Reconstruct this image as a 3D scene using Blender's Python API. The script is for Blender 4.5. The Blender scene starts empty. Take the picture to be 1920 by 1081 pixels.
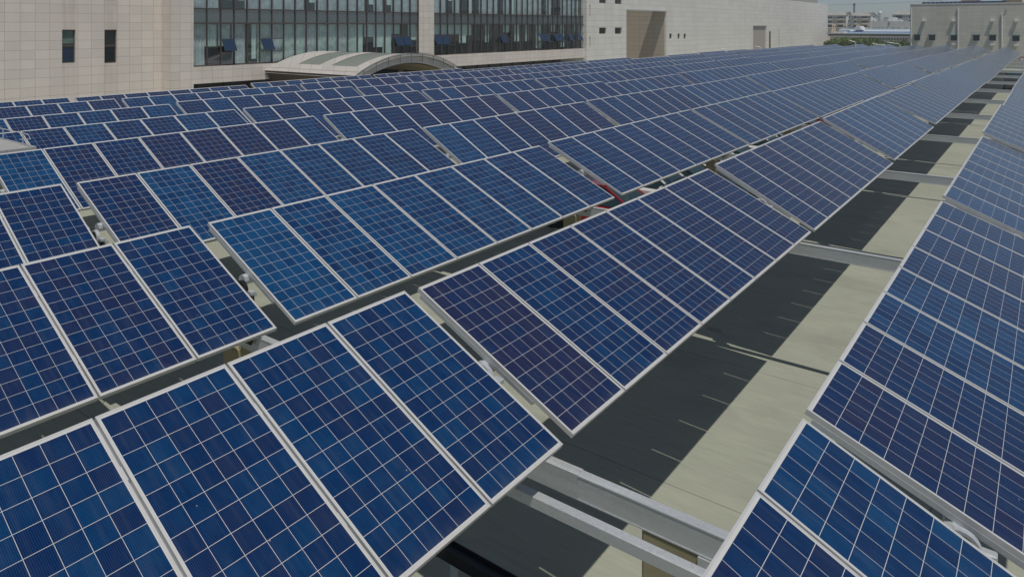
import bpy, bmesh, math, random
from mathutils import Vector, Matrix
R = math.radians
rng = random.Random(7)
scene = bpy.context.scene
COL = scene.collection

# ------------------------------------------------------------------ camera
CAM = (4.02, 2.737, 2.993)          # metres; z = 0 is the tracker axis plane
YAW = 0.6874                        # looking left of the rows
FPX = 1396.5                        # focal length in photo pixels (1920 wide)
PX0, PY0 = 829.2, 48.4              # principal point: a levelled (shifted) lens
cam_d = bpy.data.cameras.new("camera")
cam = bpy.data.objects.new("camera", cam_d)
COL.objects.link(cam)
cam.location = CAM
cam.rotation_euler = (R(90), 0, YAW)
cam_d.sensor_width = 36
cam_d.lens = 36 * FPX / 1920
cam_d.shift_x = (960 - PX0) / 1920
cam_d.shift_y = (PY0 - 540.5) / 1920
cam_d.clip_start = 0.05
cam_d.clip_end = 5000
scene.camera = cam
# ------------------------------------------------------------------ light
SUN = Vector((0.33, -0.20, 1.0)).normalized()
sun_el = math.asin(SUN.z)
sun_az = math.atan2(SUN.x, SUN.y)
world = bpy.data.worlds.new("World")
scene.world = world
world.use_nodes = True
wn = world.node_tree.nodes
wl = world.node_tree.links
bg = wn["Background"]
sky = wn.new("ShaderNodeTexSky")
sky.sky_type = 'NISHITA'
sky.sun_disc = False
sky.sun_elevation = sun_el
sky.sun_rotation = sun_az
sky.air_density = 0.62
sky.dust_density = 0.5
sky.ozone_density = 0.6
wl.new(sky.outputs[0], bg.inputs[0])
bg.inputs[1].default_value = 0.108
sl = bpy.data.lights.new("sun", 'SUN')
sl.energy = 4.6
sl.angle = R(0.53)
sl.color = (1.0, 0.955, 0.88)
so = bpy.data.objects.new("sun", sl)
COL.objects.link(so)
so.location = (20, -20, 60)
so.rotation_euler = SUN.to_track_quat('Z', 'Y').to_euler()
scene.view_settings.view_transform = 'Standard'
scene.view_settings.look = 'None'
scene.view_settings.exposure = -0.72
scene.view_settings.gamma = 1.0
scene.view_settings.use_curve_mapping = False
HAZE = 0.0009
scene.cycles.volume_bounces = 0
scene.cycles.max_bounces = 6
scene.cycles.diffuse_bounces = 3
scene.cycles.glossy_bounces = 3
scene.cycles.transmission_bounces = 4
scene.cycles.transparent_max_bounces = 6

# ------------------------------------------------------------------ measuring helpers
CY, SY = math.cos(YAW), -math.sin(YAW)
def ray(x, y):
    a = (x - PX0) / FPX
    h = -(y - PY0) / FPX
    return (CY * a + SY, -SY * a + CY, h)
def atX(x, y, X):
    d = ray(x, y); t = (X - CAM[0]) / d[0]
    return Vector((X, CAM[1] + t * d[1], CAM[2] + t * d[2]))
def atY(x, y, Y):
    d = ray(x, y); t = (Y - CAM[1]) / d[1]
    return Vector((CAM[0] + t * d[0], Y, CAM[2] + t * d[2]))
def atZ(x, y, Z):
    d = ray(x, y); t = (Z - CAM[2]) / d[2]
    return Vector((CAM[0] + t * d[0], CAM[1] + t * d[1], Z))

# ------------------------------------------------------------------ materials
MATS = {}
def principled(name):
    m = bpy.data.materials.new(name)
    m.use_nodes = True
    nt = m.node_tree
    return m, nt, nt.nodes["Principled BSDF"]
def N(nt, t, **kw):
    n = nt.nodes.new(t)
    for k, v in kw.items():
        setattr(n, k, v)
    return n
def math_node(nt, op, a, b=None, c=None):
    n = nt.nodes.new("ShaderNodeMath"); n.operation = op
    for i, v in enumerate((a, b, c)):
        if v is None: continue
        if isinstance(v, (int, float)): n.inputs[i].default_value = v
        else: nt.links.new(v, n.inputs[i])
    return n.outputs[0]
def mixc(nt, fac, a, b, mode='MIX'):
    n = nt.nodes.new("ShaderNodeMix"); n.data_type = 'RGBA'; n.blend_type = mode
    for s, v in ((n.inputs[0], fac), (n.inputs[6], a), (n.inputs[7], b)):
        if isinstance(v, (int, float)): s.default_value = v
        elif isinstance(v, tuple): s.default_value = (*v, 1) if len(v) == 3 else v
        else: nt.links.new(v, s)
    return n.outputs[2]
def noise(nt, vec, scale, detail=4, rough=0.55):
    n = nt.nodes.new("ShaderNodeTexNoise")
    n.inputs["Scale"].default_value = scale
    n.inputs["Detail"].default_value = detail
    n.inputs["Roughness"].default_value = rough
    if vec is not None: nt.links.new(vec, n.inputs["Vector"])
    return n.outputs["Fac"]
def objco(nt):
    return nt.nodes.new("ShaderNodeTexCoord").outputs["Object"]
def ramp(nt, fac, a, b):
    n = nt.nodes.new("ShaderNodeMapRange")
    n.inputs[1].default_value = a; n.inputs[2].default_value = b
    nt.links.new(fac, n.inputs[0])
    return n.outputs[0]
def stretch(nt, vec, s):
    n = nt.nodes.new("ShaderNodeMapping")
    n.inputs["Scale"].default_value = s
    nt.links.new(vec, n.inputs["Vector"])
    return n.outputs[0]
def simple(name, c, rough=0.6, metal=0.0, var=0.15, scale=3.0, spec=None, bump=0.0):
    if name in MATS: return MATS[name]
    m, nt, p = principled(name)
    co = objco(nt)
    f = noise(nt, co, scale)
    lo = tuple(v * (1 - var) for v in c); hi = tuple(min(1, v * (1 + var)) for v in c)
    nt.links.new(mixc(nt, ramp(nt, f, 0.3, 0.7), lo, hi), p.inputs["Base Color"])
    p.inputs["Roughness"].default_value = rough
    p.inputs["Metallic"].default_value = metal
    if spec is not None: p.inputs["Specular IOR Level"].default_value = spec
    if bump:
        b = nt.nodes.new("ShaderNodeBump"); b.inputs["Strength"].default_value = bump
        b.inputs["Distance"].default_value = 0.01
        nt.links.new(noise(nt, co, scale * 12), b.inputs["Height"])
        nt.links.new(b.outputs[0], p.inputs["Normal"])
    MATS[name] = m
    return m

CELL = 0.1578
PW, PL = 0.992, 1.956
def mat_laminate():
    m, nt, p = principled("solar_cells")
    L = nt.links
    co = objco(nt)
    sep = nt.nodes.new("ShaderNodeSeparateXYZ"); L.new(co, sep.inputs[0])
    x, y = sep.outputs[0], sep.outputs[1]
    u = math_node(nt, 'ADD', math_node(nt, 'DIVIDE', x, CELL), 6.0)      # 0..12 along the slope
    v = math_node(nt, 'ADD', math_node(nt, 'DIVIDE', y, CELL), 3.0)      # 0..6 along the row
    def gap(t, n):
        fr = math_node(nt, 'FRACT', t)
        d = math_node(nt, 'ABSOLUTE', math_node(nt, 'SUBTRACT', fr, 0.5))
        g = math_node(nt, 'GREATER_THAN', d, 0.5 - 0.0095)
        o1 = math_node(nt, 'LESS_THAN', t, 0.0)
        o2 = math_node(nt, 'GREATER_THAN', t, float(n))
        return math_node(nt, 'MAXIMUM', g, math_node(nt, 'MAXIMUM', o1, o2)), fr
    gu, fu = gap(u, 12); gv, fv = gap(v, 6)
    grid = math_node(nt, 'MAXIMUM', gu, gv)
    info = nt.nodes.new("ShaderNodeObjectInfo")
    cs = nt.nodes.new("ShaderNodeSeparateColor"); L.new(info.outputs["Color"], cs.inputs[0])
    comb = nt.nodes.new("ShaderNodeCombineXYZ")
    L.new(math_node(nt, 'FLOOR', u), comb.inputs[0]); L.new(math_node(nt, 'FLOOR', v), comb.inputs[1])
    L.new(math_node(nt, 'MULTIPLY', cs.outputs[2], 997.0), comb.inputs[2])
    wnz = nt.nodes.new("ShaderNodeTexWhiteNoise"); wnz.noise_dimensions = '3D'
    L.new(comb.outputs[0], wnz.inputs["Vector"])
    w = wnz.outputs["Value"]
    # crystal grain + cell-to-cell tone
    wide = stretch(nt, co, (1, 1, 1))
    addv = nt.nodes.new("ShaderNodeVectorMath"); addv.operation = 'ADD'
    L.new(wide, addv.inputs[0]); L.new(comb.outputs[0], addv.inputs[1])
    gr = noise(nt, addv.outputs[0], 9.0, 3)
    hue = math_node(nt, 'ADD', cs.outputs[0], math_node(nt, 'MULTIPLY', math_node(nt, 'SUBTRACT', w, 0.5), 0.42))
    hue = math_node(nt, 'ADD', hue, math_node(nt, 'MULTIPLY', math_node(nt, 'SUBTRACT', gr, 0.5), 0.45))
    cr = nt.nodes.new("ShaderNodeValToRGB")
    e = cr.color_ramp.elements
    e[0].position = 0.0; e[0].color = (0.013, 0.015, 0.056, 1)
    e[1].position = 1.0; e[1].color = (0.0015, 0.052, 0.150, 1)
    k = cr.color_ramp.elements.new(0.45); k.color = (0.001, 0.0185, 0.080, 1)
    L.new(hue, cr.inputs[0])
    # fine finger lines running down the slope
    fing = math_node(nt, 'FRACT', math_node(nt, 'MULTIPLY', fv, 13.0))
    fl = math_node(nt, 'LESS_THAN', fing, 0.2)
    c1 = mixc(nt, math_node(nt, 'MULTIPLY', fl, 0.34), cr.outputs[0], (0.045, 0.115, 0.24))
    # dust film and specks
    du = noise(nt, stretch(nt, co, (2.0, 5.0, 1.0)), 1.6, 5)
    c2 = mixc(nt, math_node(nt, 'MULTIPLY', ramp(nt, du, 0.4, 0.8), 0.03), c1, (0.32, 0.34, 0.36))
    run = noise(nt, stretch(nt, addv.outputs[0], (0.8, 16.0, 1.0)), 1.3, 4, 0.6)
    c2 = mixc(nt, math_node(nt, 'MULTIPLY', ramp(nt, run, 0.5, 0.78), 0.055), c2, (0.30, 0.33, 0.36))
    vo = nt.nodes.new("ShaderNodeTexVoronoi"); vo.inputs["Scale"].default_value = 7.0
    va = nt.nodes.new("ShaderNodeVectorMath"); va.operation = 'ADD'
    L.new(co, va.inputs[0])
    L.new(cs.outputs[2], va.inputs[1])
    L.new(va.outputs[0], vo.inputs["Vector"])
    vs = nt.nodes.new("ShaderNodeSeparateColor"); L.new(vo.outputs["Color"], vs.inputs[0])
    sp = math_node(nt, 'MULTIPLY', math_node(nt, 'LESS_THAN', vo.outputs["Distance"], 0.035),
                   math_node(nt, 'GREATER_THAN', vs.outputs[0], 0.80))
    c3 = mixc(nt, math_node(nt, 'MULTIPLY', sp, 0.6), c2, (0.5, 0.48, 0.43))
    c4 = mixc(nt, grid, c3, (0.56, 0.56, 0.55))
    edge = nt.nodes.new("ShaderNodeMapRange"); edge.inputs[1].default_value = PL / 2 - .13; edge.inputs[2].default_value = PL / 2
    L.new(x, edge.inputs[0])
    dn = noise(nt, stretch(nt, addv.outputs[0], (1.0, 9.0, 1.0)), 2.0, 4)
    dirt = math_node(nt, 'MULTIPLY', math_node(nt, 'POWER', edge.outputs[0], 2.0), ramp(nt, dn, 0.3, 0.7))
    c4 = mixc(nt, math_node(nt, 'MULTIPLY', dirt, 0.22), c4, (0.27, 0.26, 0.235))
    L.new(c4, p.inputs["Base Color"])
    p.inputs["Roughness"].default_value = 0.16
    p.inputs["IOR"].default_value = 1.30
    p.inputs["Sheen Weight"].default_value = 0.60
    p.inputs["Sheen Roughness"].default_value = 0.27
    p.inputs["Sheen Tint"].default_value = (0.86, 0.95, 1.0, 1)
    MATS["lam"] = m
    return m
LAM = mat_laminate()

def mat_galv(name="galvanised_steel", c=(0.56, 0.585, 0.60)):
    m, nt, p = principled(name)
    co = objco(nt)
    a = noise(nt, co, 34.0, 3)
    b = noise(nt, stretch(nt, co, (0.6, 6.0, 9.0)), 2.0, 5)
    t = math_node(nt, 'ADD', math_node(nt, 'MULTIPLY', a, 0.45), math_node(nt, 'MULTIPLY', b, 0.55))
    f = ramp(nt, t, 0.35, 0.65)
    nt.links.new(mixc(nt, f, tuple(v * 0.90 for v in c), tuple(v * 1.06 for v in c)), p.inputs["Base Color"])
    p.inputs["Metallic"].default_value = 0.35
    nt.links.new(ramp(nt, f, -1.2, 2.4), p.inputs["Roughness"])
    MATS[name] = m
    return m
GALV = mat_galv()
FRAME = simple("anodised_frame", (0.60, 0.60, 0.59), 0.42, 0.25, 0.06, 6)
WHITEST = simple("white_steel", (0.80, 0.80, 0.78), 0.45, 0.0, 0.08, 4)
BLACK = simple("black_plastic", (0.012, 0.012, 0.014), 0.4, 0.0, 0.3, 6)
CABLE = simple("black_cable", (0.010, 0.010, 0.011), 0.5, 0.0, 0.2, 6)
YELLOW = simple("yellow_green_wire", (0.45, 0.42, 0.05), 0.5)

def mat_ground():
    m, nt, p = principled("concrete_paving")
    L = nt.links
    co = objco(nt)
    sep = nt.nodes.new("ShaderNodeSeparateXYZ"); L.new(co, sep.inputs[0])
    big = noise(nt, co, 0.16, 5)
    brush = noise(nt, stretch(nt, co, (0.7, 6.0, 1.0)), 2.2, 6, 0.65)
    mid = noise(nt, stretch(nt, co, (0.5, 1.2, 1.0)), 0.9, 5)
    fine = noise(nt, co, 40.0, 2)
    c = mixc(nt, ramp(nt, big, 0.3, 0.7), (0.278, 0.295, 0.232), (0.365, 0.378, 0.298))
    c = mixc(nt, math_node(nt, 'MULTIPLY', ramp(nt, brush, 0.35, 0.7), 0.55), c, (0.43, 0.44, 0.355))
    c = mixc(nt, math_node(nt, 'MULTIPLY', ramp(nt, mid, 0.48, 0.72), 0.45), c, (0.27, 0.275, 0.225))
    c = mixc(nt, math_node(nt, 'MULTIPLY', ramp(nt, fine, 0.3, 0.8), 0.12), c, (0.2, 0.2, 0.17))
    # saw-cut joints every 4.1 m
    fr = math_node(nt, 'FRACT', math_node(nt, 'ADD', math_node(nt, 'DIVIDE', sep.outputs[1], 4.1), 0.0))
    j = math_node(nt, 'LESS_THAN', fr, 0.004)
    fx = math_node(nt, 'FRACT', math_node(nt, 'ADD', math_node(nt, 'DIVIDE', sep.outputs[0], 7.4), 0.62))
    j2 = math_node(nt, 'LESS_THAN', fx, 0.0022)
    jj = math_node(nt, 'MAXIMUM', j, j2)
    c = mixc(nt, math_node(nt, 'MULTIPLY', jj, 0.7), c, (0.11, 0.11, 0.09))
    blot = noise(nt, stretch(nt, co, (0.8, 1.0, 1.0)), 0.42, 7, 0.65)
    c = mixc(nt, math_node(nt, 'MULTIPLY', ramp(nt, blot, 0.52, 0.64), 0.36), c, (0.20, 0.205, 0.17))
    # oil spots
    vo = nt.nodes.new("ShaderNodeTexVoronoi"); vo.inputs["Scale"].default_value = 0.35
    L.new(co, vo.inputs["Vector"])
    wob = math_node(nt, 'ADD', vo.outputs["Distance"], math_node(nt, 'MULTIPLY', mid, 0.25))
    c = mixc(nt, math_node(nt, 'MULTIPLY', math_node(nt, 'LESS_THAN', wob, 0.19), 0.45), c, (0.13, 0.125, 0.10))
    L.new(c, p.inputs["Base Color"])
    p.inputs["Roughness"].default_value = 0.85
    b = nt.nodes.new("ShaderNodeBump"); b.inputs["Strength"].default_value = 0.15
    b.inputs["Distance"].default_value = 0.01
    L.new(brush, b.inputs["Height"]); L.new(b.outputs[0], p.inputs["Normal"])
    return m
GROUND = mat_ground()

def mat_tiles(name, base, joint, tw, th, mortar=0.012, var=0.10, off=(0, 0), stain=0.25, vj=1.0):
    """stone cladding: world-sized tiles on axis-aligned walls"""
    m, nt, p = principled(name)
    L = nt.links
    co = objco(nt)
    sep = nt.nodes.new("ShaderNodeSeparateXYZ"); L.new(co, sep.inputs[0])
    u = math_node(nt, 'ADD', math_node(nt, 'ADD', sep.outputs[0], sep.outputs[1]), off[0])
    v = math_node(nt, 'ADD', sep.outputs[2], off[1])
    tu = math_node(nt, 'DIVIDE', u, tw); tv = math_node(nt, 'DIVIDE', v, th)
    jv = math_node(nt, 'LESS_THAN', math_node(nt, 'FRACT', tu), mortar / tw)
    jv = math_node(nt, 'MULTIPLY', jv, vj)
    jh = math_node(nt, 'LESS_THAN', math_node(nt, 'FRACT', tv), mortar / th)
    cb = nt.nodes.new("ShaderNodeCombineXYZ")
    L.new(math_node(nt, 'FLOOR', tu), cb.inputs[0]); L.new(math_node(nt, 'FLOOR', tv), cb.inputs[1])
    wn_ = nt.nodes.new("ShaderNodeTexWhiteNoise"); wn_.noise_dimensions = '2D'
    L.new(cb.outputs[0], wn_.inputs["Vector"])
    lo = tuple(q * (1 - var) for q in base); hi = tuple(min(1, q * (1 + var)) for q in base)
    c = mixc(nt, wn_.outputs["Value"], lo, hi)
    st = noise(nt, stretch(nt, co, (0.5, 0.5, 0.08)), 1.6, 5)
    c = mixc(nt, math_node(nt, 'MULTIPLY', ramp(nt, st, 0.45, 0.8), stain), c, tuple(q * 0.62 for q in base))
    fi = noise(nt, co, 6.0, 4)
    c = mixc(nt, math_node(nt, 'MULTIPLY', ramp(nt, fi, 0.3, 0.7), 0.12), c, tuple(q * 0.75 for q in base))
    c = mixc(nt, math_node(nt, 'MAXIMUM', jv, jh), c, joint)
    L.new(c, p.inputs["Base Color"])
    p.inputs["Roughness"].default_value = 0.62
    MATS[name] = m
    return m
STONE = mat_tiles("pinkish_stone_cladding", (0.775, 0.70, 0.625), (0.43, 0.35, 0.30), 0.80, 0.53, 0.018, 0.05)
STONE2 = mat_tiles("beige_stone_cladding", (0.83, 0.80, 0.735), (0.47, 0.39, 0.34), 2.4, 0.72, 0.026, 0.04, vj=0.3)
STONE3 = mat_tiles("grey_stone_cladding", (0.585, 0.565, 0.48), (0.45, 0.42, 0.36), 1.9, 0.5, 0.03, 0.05, stain=0.4)

def mat_glass(name, tint=(0.03, 0.05, 0.055), alpha=0.45, rough=0.03):
    m, nt, p = principled(name)
    p.inputs["Base Color"].default_value = (*tint, 1)
    p.inputs["Roughness"].default_value = rough
    p.inputs["Alpha"].default_value = alpha
    p.inputs["IOR"].default_value = 1.6
    MATS[name] = m
    return m
def mat_clear(name, tint, ior, gtint):
    m = bpy.data.materials.new(name); m.use_nodes = True; nt = m.node_tree
    nt.nodes.remove(nt.nodes["Principled BSDF"])
    tr = nt.nodes.new("ShaderNodeBsdfTransparent"); tr.inputs[0].default_value = (*tint, 1)
    gl = nt.nodes.new("ShaderNodeBsdfGlossy"); gl.inputs[0].default_value = (*gtint, 1); gl.inputs["Roughness"].default_value = .03
    fr = nt.nodes.new("ShaderNodeLayerWeight"); fr.inputs[0].default_value = .5      # same reflectance from both sides of the pane
    r0 = ((ior - 1) / (ior + 1)) ** 2
    fac = math_node(nt, 'ADD', r0, math_node(nt, 'MULTIPLY', math_node(nt, 'POWER', fr.outputs["Facing"], 5.0), 1 - r0))
    mx = nt.nodes.new("ShaderNodeMixShader")
    nt.links.new(fac, mx.inputs[0]); nt.links.new(tr.outputs[0], mx.inputs[1]); nt.links.new(gl.outputs[0], mx.inputs[2])
    nt.links.new(mx.outputs[0], nt.nodes["Material Output"].inputs[0])
    return m
GLASS = mat_clear("tinted_glass", (.90, .97, .96), 2.3, (.85, .95, 1.0))
GLASS_BAND = mat_glass("opaque_spandrel_glass", (0.040, 0.072, 0.088), 1.0)
GLASS_BAND.node_tree.nodes["Principled BSDF"].inputs["IOR"].default_value = 2.6
GLASS_BLUE = mat_glass("mirror_blue_glass", (0.022, 0.042, 0.080), 1.0, 0.06)
GLASS_DARK = mat_glass("dark_window_glass", (0.012, 0.018, 0.02), 1.0, 0.06)
GLASS_CAR = mat_glass("car_glass", (0.02, 0.045, 0.05), 1.0, 0.04)
GLASS_GREEN = mat_glass("greenish_roof_glass", (0.24, 0.26, 0.225), 1.0, 0.3)
MULL = simple("brown_mullion", (0.115, 0.085, 0.075), 0.45, 0.2)
BROWN = simple("dark_brown_panel", (0.085, 0.062, 0.045), 0.6)
CURTAIN = simple("pale_green_curtain", (0.50, 0.62, 0.58), 0.9, 0, 0.25, 2.0)
CURTAIN2 = simple("greyish_curtain", (0.50, 0.55, 0.57), 0.9, 0, 0.25, 2.0)
BLIND = simple("pale_roller_blind", (0.66, 0.78, 0.75), 0.9, 0, 0.08)
INTER = simple("dim_interior", (0.13, 0.135, 0.13), 0.9, 0, 0.5, 0.8)
CONC = simple("olive_concrete", (0.33, 0.29, 0.175), 0.85, 0, 0.10, 2.0, bump=0.1)
PALEWALL = simple("grey_render", (0.58, 0.585, 0.57), 0.85, 0, 0.08, 0.5)

# ------------------------------------------------------------------ mesh helpers
class MB:
    """collects shapes into one mesh"""
    def __init__(s): s.bm = bmesh.new(); s.mi = 0
    def quad(s, *pts):
        vs = [s.bm.verts.new(p) for p in pts]
        f = s.bm.faces.new(vs); f.material_index = s.mi
        return f
    def box(s, x0, x1, y0, y1, z0, z1, mi=None, M=None):
        c = [(x, y, z) for x in (x0, x1) for y in (y0, y1) for z in (z0, z1)]
        vs = [s.bm.verts.new(M @ Vector(p) if M else p) for p in c]
        for f in ((0, 1, 3, 2), (4, 6, 7, 5), (0, 4, 5, 1), (2, 3, 7, 6), (0, 2, 6, 4), (1, 5, 7, 3)):
            q = s.bm.faces.new([vs[i] for i in f]); q.material_index = s.mi if mi is None else mi
    def tube(s, pts, r, n=8, cap=True, phase=0.0):
        rings = []
        pts = [Vector(p) for p in pts]
        for i, p in enumerate(pts):
            a = pts[max(0, i - 1)]; b = pts[min(len(pts) - 1, i + 1)]
            d = (b - a).normalized()
            ref = Vector((0, 0, 1)) if abs(d.z) < 0.9 else Vector((1, 0, 0))
            e = d.cross(ref).normalized(); g = e.cross(d)
            rr = r[i] if isinstance(r, (list, tuple)) else r
            rings.append([s.bm.verts.new(p + rr * (math.cos(phase + 2 * math.pi * k / n) * e + math.sin(phase + 2 * math.pi * k / n) * g)) for k in range(n)])
        for A, B in zip(rings, rings[1:]):
            for k in range(n):
                f = s.bm.faces.new((A[k], A[(k + 1) % n], B[(k + 1) % n], B[k])); f.material_index = s.mi
        if cap:
            for rg in (rings[0], rings[-1]):
                f = s.bm.faces.new(rg); f.material_index = s.mi
    def prism(s, poly, y0, y1, axis='y'):
        """extrude a closed polygon (list of 2D) along an axis"""
        def P(a, b, t):
            return (a, t, b) if axis == 'y' else ((t, a, b) if axis == 'x' else (a, b, t))
        A = [s.bm.verts.new(P(a, b, y0)) for a, b in poly]
        B = [s.bm.verts.new(P(a, b, y1)) for a, b in poly]
        n = len(poly)
        for k in range(n):
            f = s.bm.faces.new((A[k], A[(k + 1) % n], B[(k + 1) % n], B[k])); f.material_index = s.mi
        f = s.bm.faces.new(A); f.material_index = s.mi
        f = s.bm.faces.new(B); f.material_index = s.mi
    def wall(s, plane, c, u0, u1, v0, v1, holes=(), depth=0.25, inward=-1):
        """wall sheet with rectangular openings and reveals; plane 'X' (u=Y) or 'Y' (u=X)"""
        us = sorted({u0, u1} | {q for h in holes for q in h[:2]})
        vs = sorted({v0, v1} | {q for h in holes for q in h[2:4]})
        P = (lambda u, v, d=0: (c + inward * d, u, v)) if plane == 'X' else (lambda u, v, d=0: (u, c + inward * d, v))
        for a, b in zip(us, us[1:]):
            for e, f in zip(vs, vs[1:]):
                mu, mv = (a + b) / 2, (e + f) / 2
                if any(h[0] < mu < h[1] and h[2] < mv < h[3] for h in holes): continue
                s.quad(P(a, e), P(b, e), P(b, f), P(a, f))
        for a, b, e, f in [h[:4] for h in holes]:
            s.quad(P(a, e), P(a, f), P(a, f, depth), P(a, e, depth))
            s.quad(P(b, e), P(b, f), P(b, f, depth), P(b, e, depth))
            s.quad(P(a, e), P(b, e), P(b, e, depth), P(a, e, depth))
            s.quad(P(a, f), P(b, f), P(b, f, depth), P(a, f, depth))
    def mesh(s, name, mats, smooth=False, bevel=0.0, merge=False):
        if merge: bmesh.ops.remove_doubles(s.bm, verts=s.bm.verts, dist=1e-5)
        if bevel:
            bmesh.ops.bevel(s.bm, geom=list(s.bm.edges), offset=bevel, segments=1, affect='EDGES', clamp_overlap=True)
        bmesh.ops.recalc_face_normals(s.bm, faces=s.bm.faces)
        me = bpy.data.meshes.new(name)
        s.bm.to_mesh(me); s.bm.free()
        for m in (mats if isinstance(mats, (list, tuple)) else [mats]): me.materials.append(m)
        if smooth:
            for p in me.polygons: p.use_smooth = True
        return me
def put(name, me, parent=None, loc=None, rot=None):
    o = bpy.data.objects.new(name, me); COL.objects.link(o)
    if parent: o.parent = parent
    if loc is not None: o.location = loc
    if rot is not None: o.rotation_euler = rot
    return o
def empty(name, loc=(0, 0, 0), rot=None):
    o = bpy.data.objects.new(name, None); COL.objects.link(o)
    o.empty_display_size = 0.2
    o.location = loc
    if rot is not None: o.rotation_euler = rot
    return o
def tag(o, label, cat, group=None):
    o["label"] = label; o["category"] = cat
    if group: o["group"] = group
    return o
def struct(o):
    o["kind"] = "structure"; return o
ORD = ["nearest", "second", "third", "fourth", "fifth", "sixth", "seventh", "eighth", "ninth", "tenth",
       "eleventh", "twelfth", "thirteenth", "fourteenth", "fifteenth", "sixteenth", "seventeenth", "eighteenth",
       "nineteenth", "twentieth", "twenty-first", "twenty-second", "twenty-third", "twenty-fourth", "twenty-fifth"]

# ------------------------------------------------------------------ ground
GZ = -3.10
b = MB()
b.quad((-560, -120, 0), (180, -120, 0), (180, 480, 0), (-560, 480, 0))
struct(put("ground", b.mesh("ground", GROUND), None, (0, 0, GZ)))

# ------------------------------------------------------------------ solar trackers
W, GAP, PITCH, SKEW = 1.012, 0.252, 3.579, -0.060
UNIT = 8 * W + GAP
b = MB()
b.box(-PL / 2 + .004, PL / 2 - .004, -PW / 2 + .004, PW / 2 - .004, -0.010, -0.002)
ME_LAM = b.mesh("solar_panel", LAM)
b = MB()
lip = 0.013
b.box(-PL / 2, PL / 2, -PW / 2, -PW / 2 + lip, -0.042, 0.0)
b.box(-PL / 2, PL / 2, PW / 2 - lip, PW / 2, -0.042, 0.0)
b.box(-PL / 2, -PL / 2 + lip, -PW / 2 + lip, PW / 2 - lip, -0.042, 0.0)
b.box(PL / 2 - lip, PL / 2, -PW / 2 + lip, PW / 2 - lip, -0.042, 0.0)
b.quad((-PL/2+lip, -PW/2+lip, -0.03), (PL/2-lip, -PW/2+lip, -0.03), (PL/2-lip, PW/2-lip, -0.03), (-PL/2+lip, PW/2-lip, -0.03))
ME_FRAME = b.mesh("panel_frame", FRAME)
b = MB()
b.box(-0.92, 0.55, -0.032, 0.032, -0.082, -0.042)
ME_RAIL = b.mesh("mounting_rail", GALV)
b = MB()
b.tube([(0, -0.05, -0.145), (0, 8 * W + 0.05, -0.145)], 0.068, 8, phase=math.pi / 8)
ME_TUBE = b.mesh("torque_tube", GALV)
b = MB()
b.box(-0.075, 0.075, -0.02, 0.02, -0.07, -0.012)
ME_CLAMP = b.mesh("clamp", GALV)

KNOWN = {(-1, 0): (25.0, .024, -.054), (-1, 1): (21.9, .005, -.066), (-1, 2): (23.2, 0, -.048),
 (0, 0): (26.1, .033, -.002), (0, 1): (26.1, -.025, -.061), (0, 2): (28.7, -.004, -.048),
 (1, 0): (25.8, -.027, .028), (1, 1): (25.9, -.034, .006), (1, 2): (26.8, .015, .043), (1, 3): (27.3, -.009, .025),
 (2, 0): (30.5, .006, .025), (2, 1): (27.1, -.041, .042), (2, 2): (31.2, .035, -.006), (2, 3): (29.8, .006, .018),
 (3, 1): (28.8, -.04, .063), (3, 2): (32.3, .027, .017), (3, 3): (30.4, .009, .02),
 (4, 1): (27.6, -.008, .01), (4, 2): (29.8, .028, -.011)}
ROWTILT = {-1: 23.5, 0: 27.5, 1: 27.0, 2: 29.0, 3: 29.5, 4: 29.0, 5: 29.0, 6: 29.0, 7: 28.5}
ROWNAME = {-1: "the row right of the lane", 0: "the first row left of the lane", 1: "the second row left of the lane",
           2: "the third row left of the lane", 3: "the fourth row left of the lane", 4: "the fifth row left of the lane",
           5: "the sixth row left of the lane", 6: "the seventh row left of the lane", 7: "the last row below the buildings"}
# panel tints picked from the photograph (0 violet .. 0.45 navy .. 1 teal blue)
TINT = {(0, 0): [.5, .5, .5, .5, .52, .46, .48, .52], (0, 1): [.08, .5, .36, .36, .34, .30, .26, .22],
        (0, 2): [.30, .18, .14, .20, .26, .34, .38, .40], (1, 0): [.4, .4, .4, .4, .4, .42, .34, .5],
        (1, 1): [.92, .72, .76, .68, .70, .66, .60, .52], (1, 2): [.56, .48, .48, .5, .46, .4, .36, .46],
        (2, 0): [.5, .5, .5, .5, .5, .5, .4, .40], (2, 1): [.34, .78, .26, .74, .66, .62, .56, .5],
        (2, 2): [.8, .62, .5, .3, .22, .5, .22, .24], (3, 1): [.8, .3, .4, .24, .2, .22, .28, .62],
        (3, 2): [.6, .58, .44, .3, .26, .5, .2, .14], (-1, 0): [.5, .5, .5, .5, .4, .45, .34, .66],
        (-1, 1): [.24, .36, .6, .66, .4, .36, .5, .42]}
trackers = {}
def fall(y): return -0.0019 * max(0.0, y - 30)
ROWDZ = {5: -.09, 6: -.12, 7: -.28}
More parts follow.
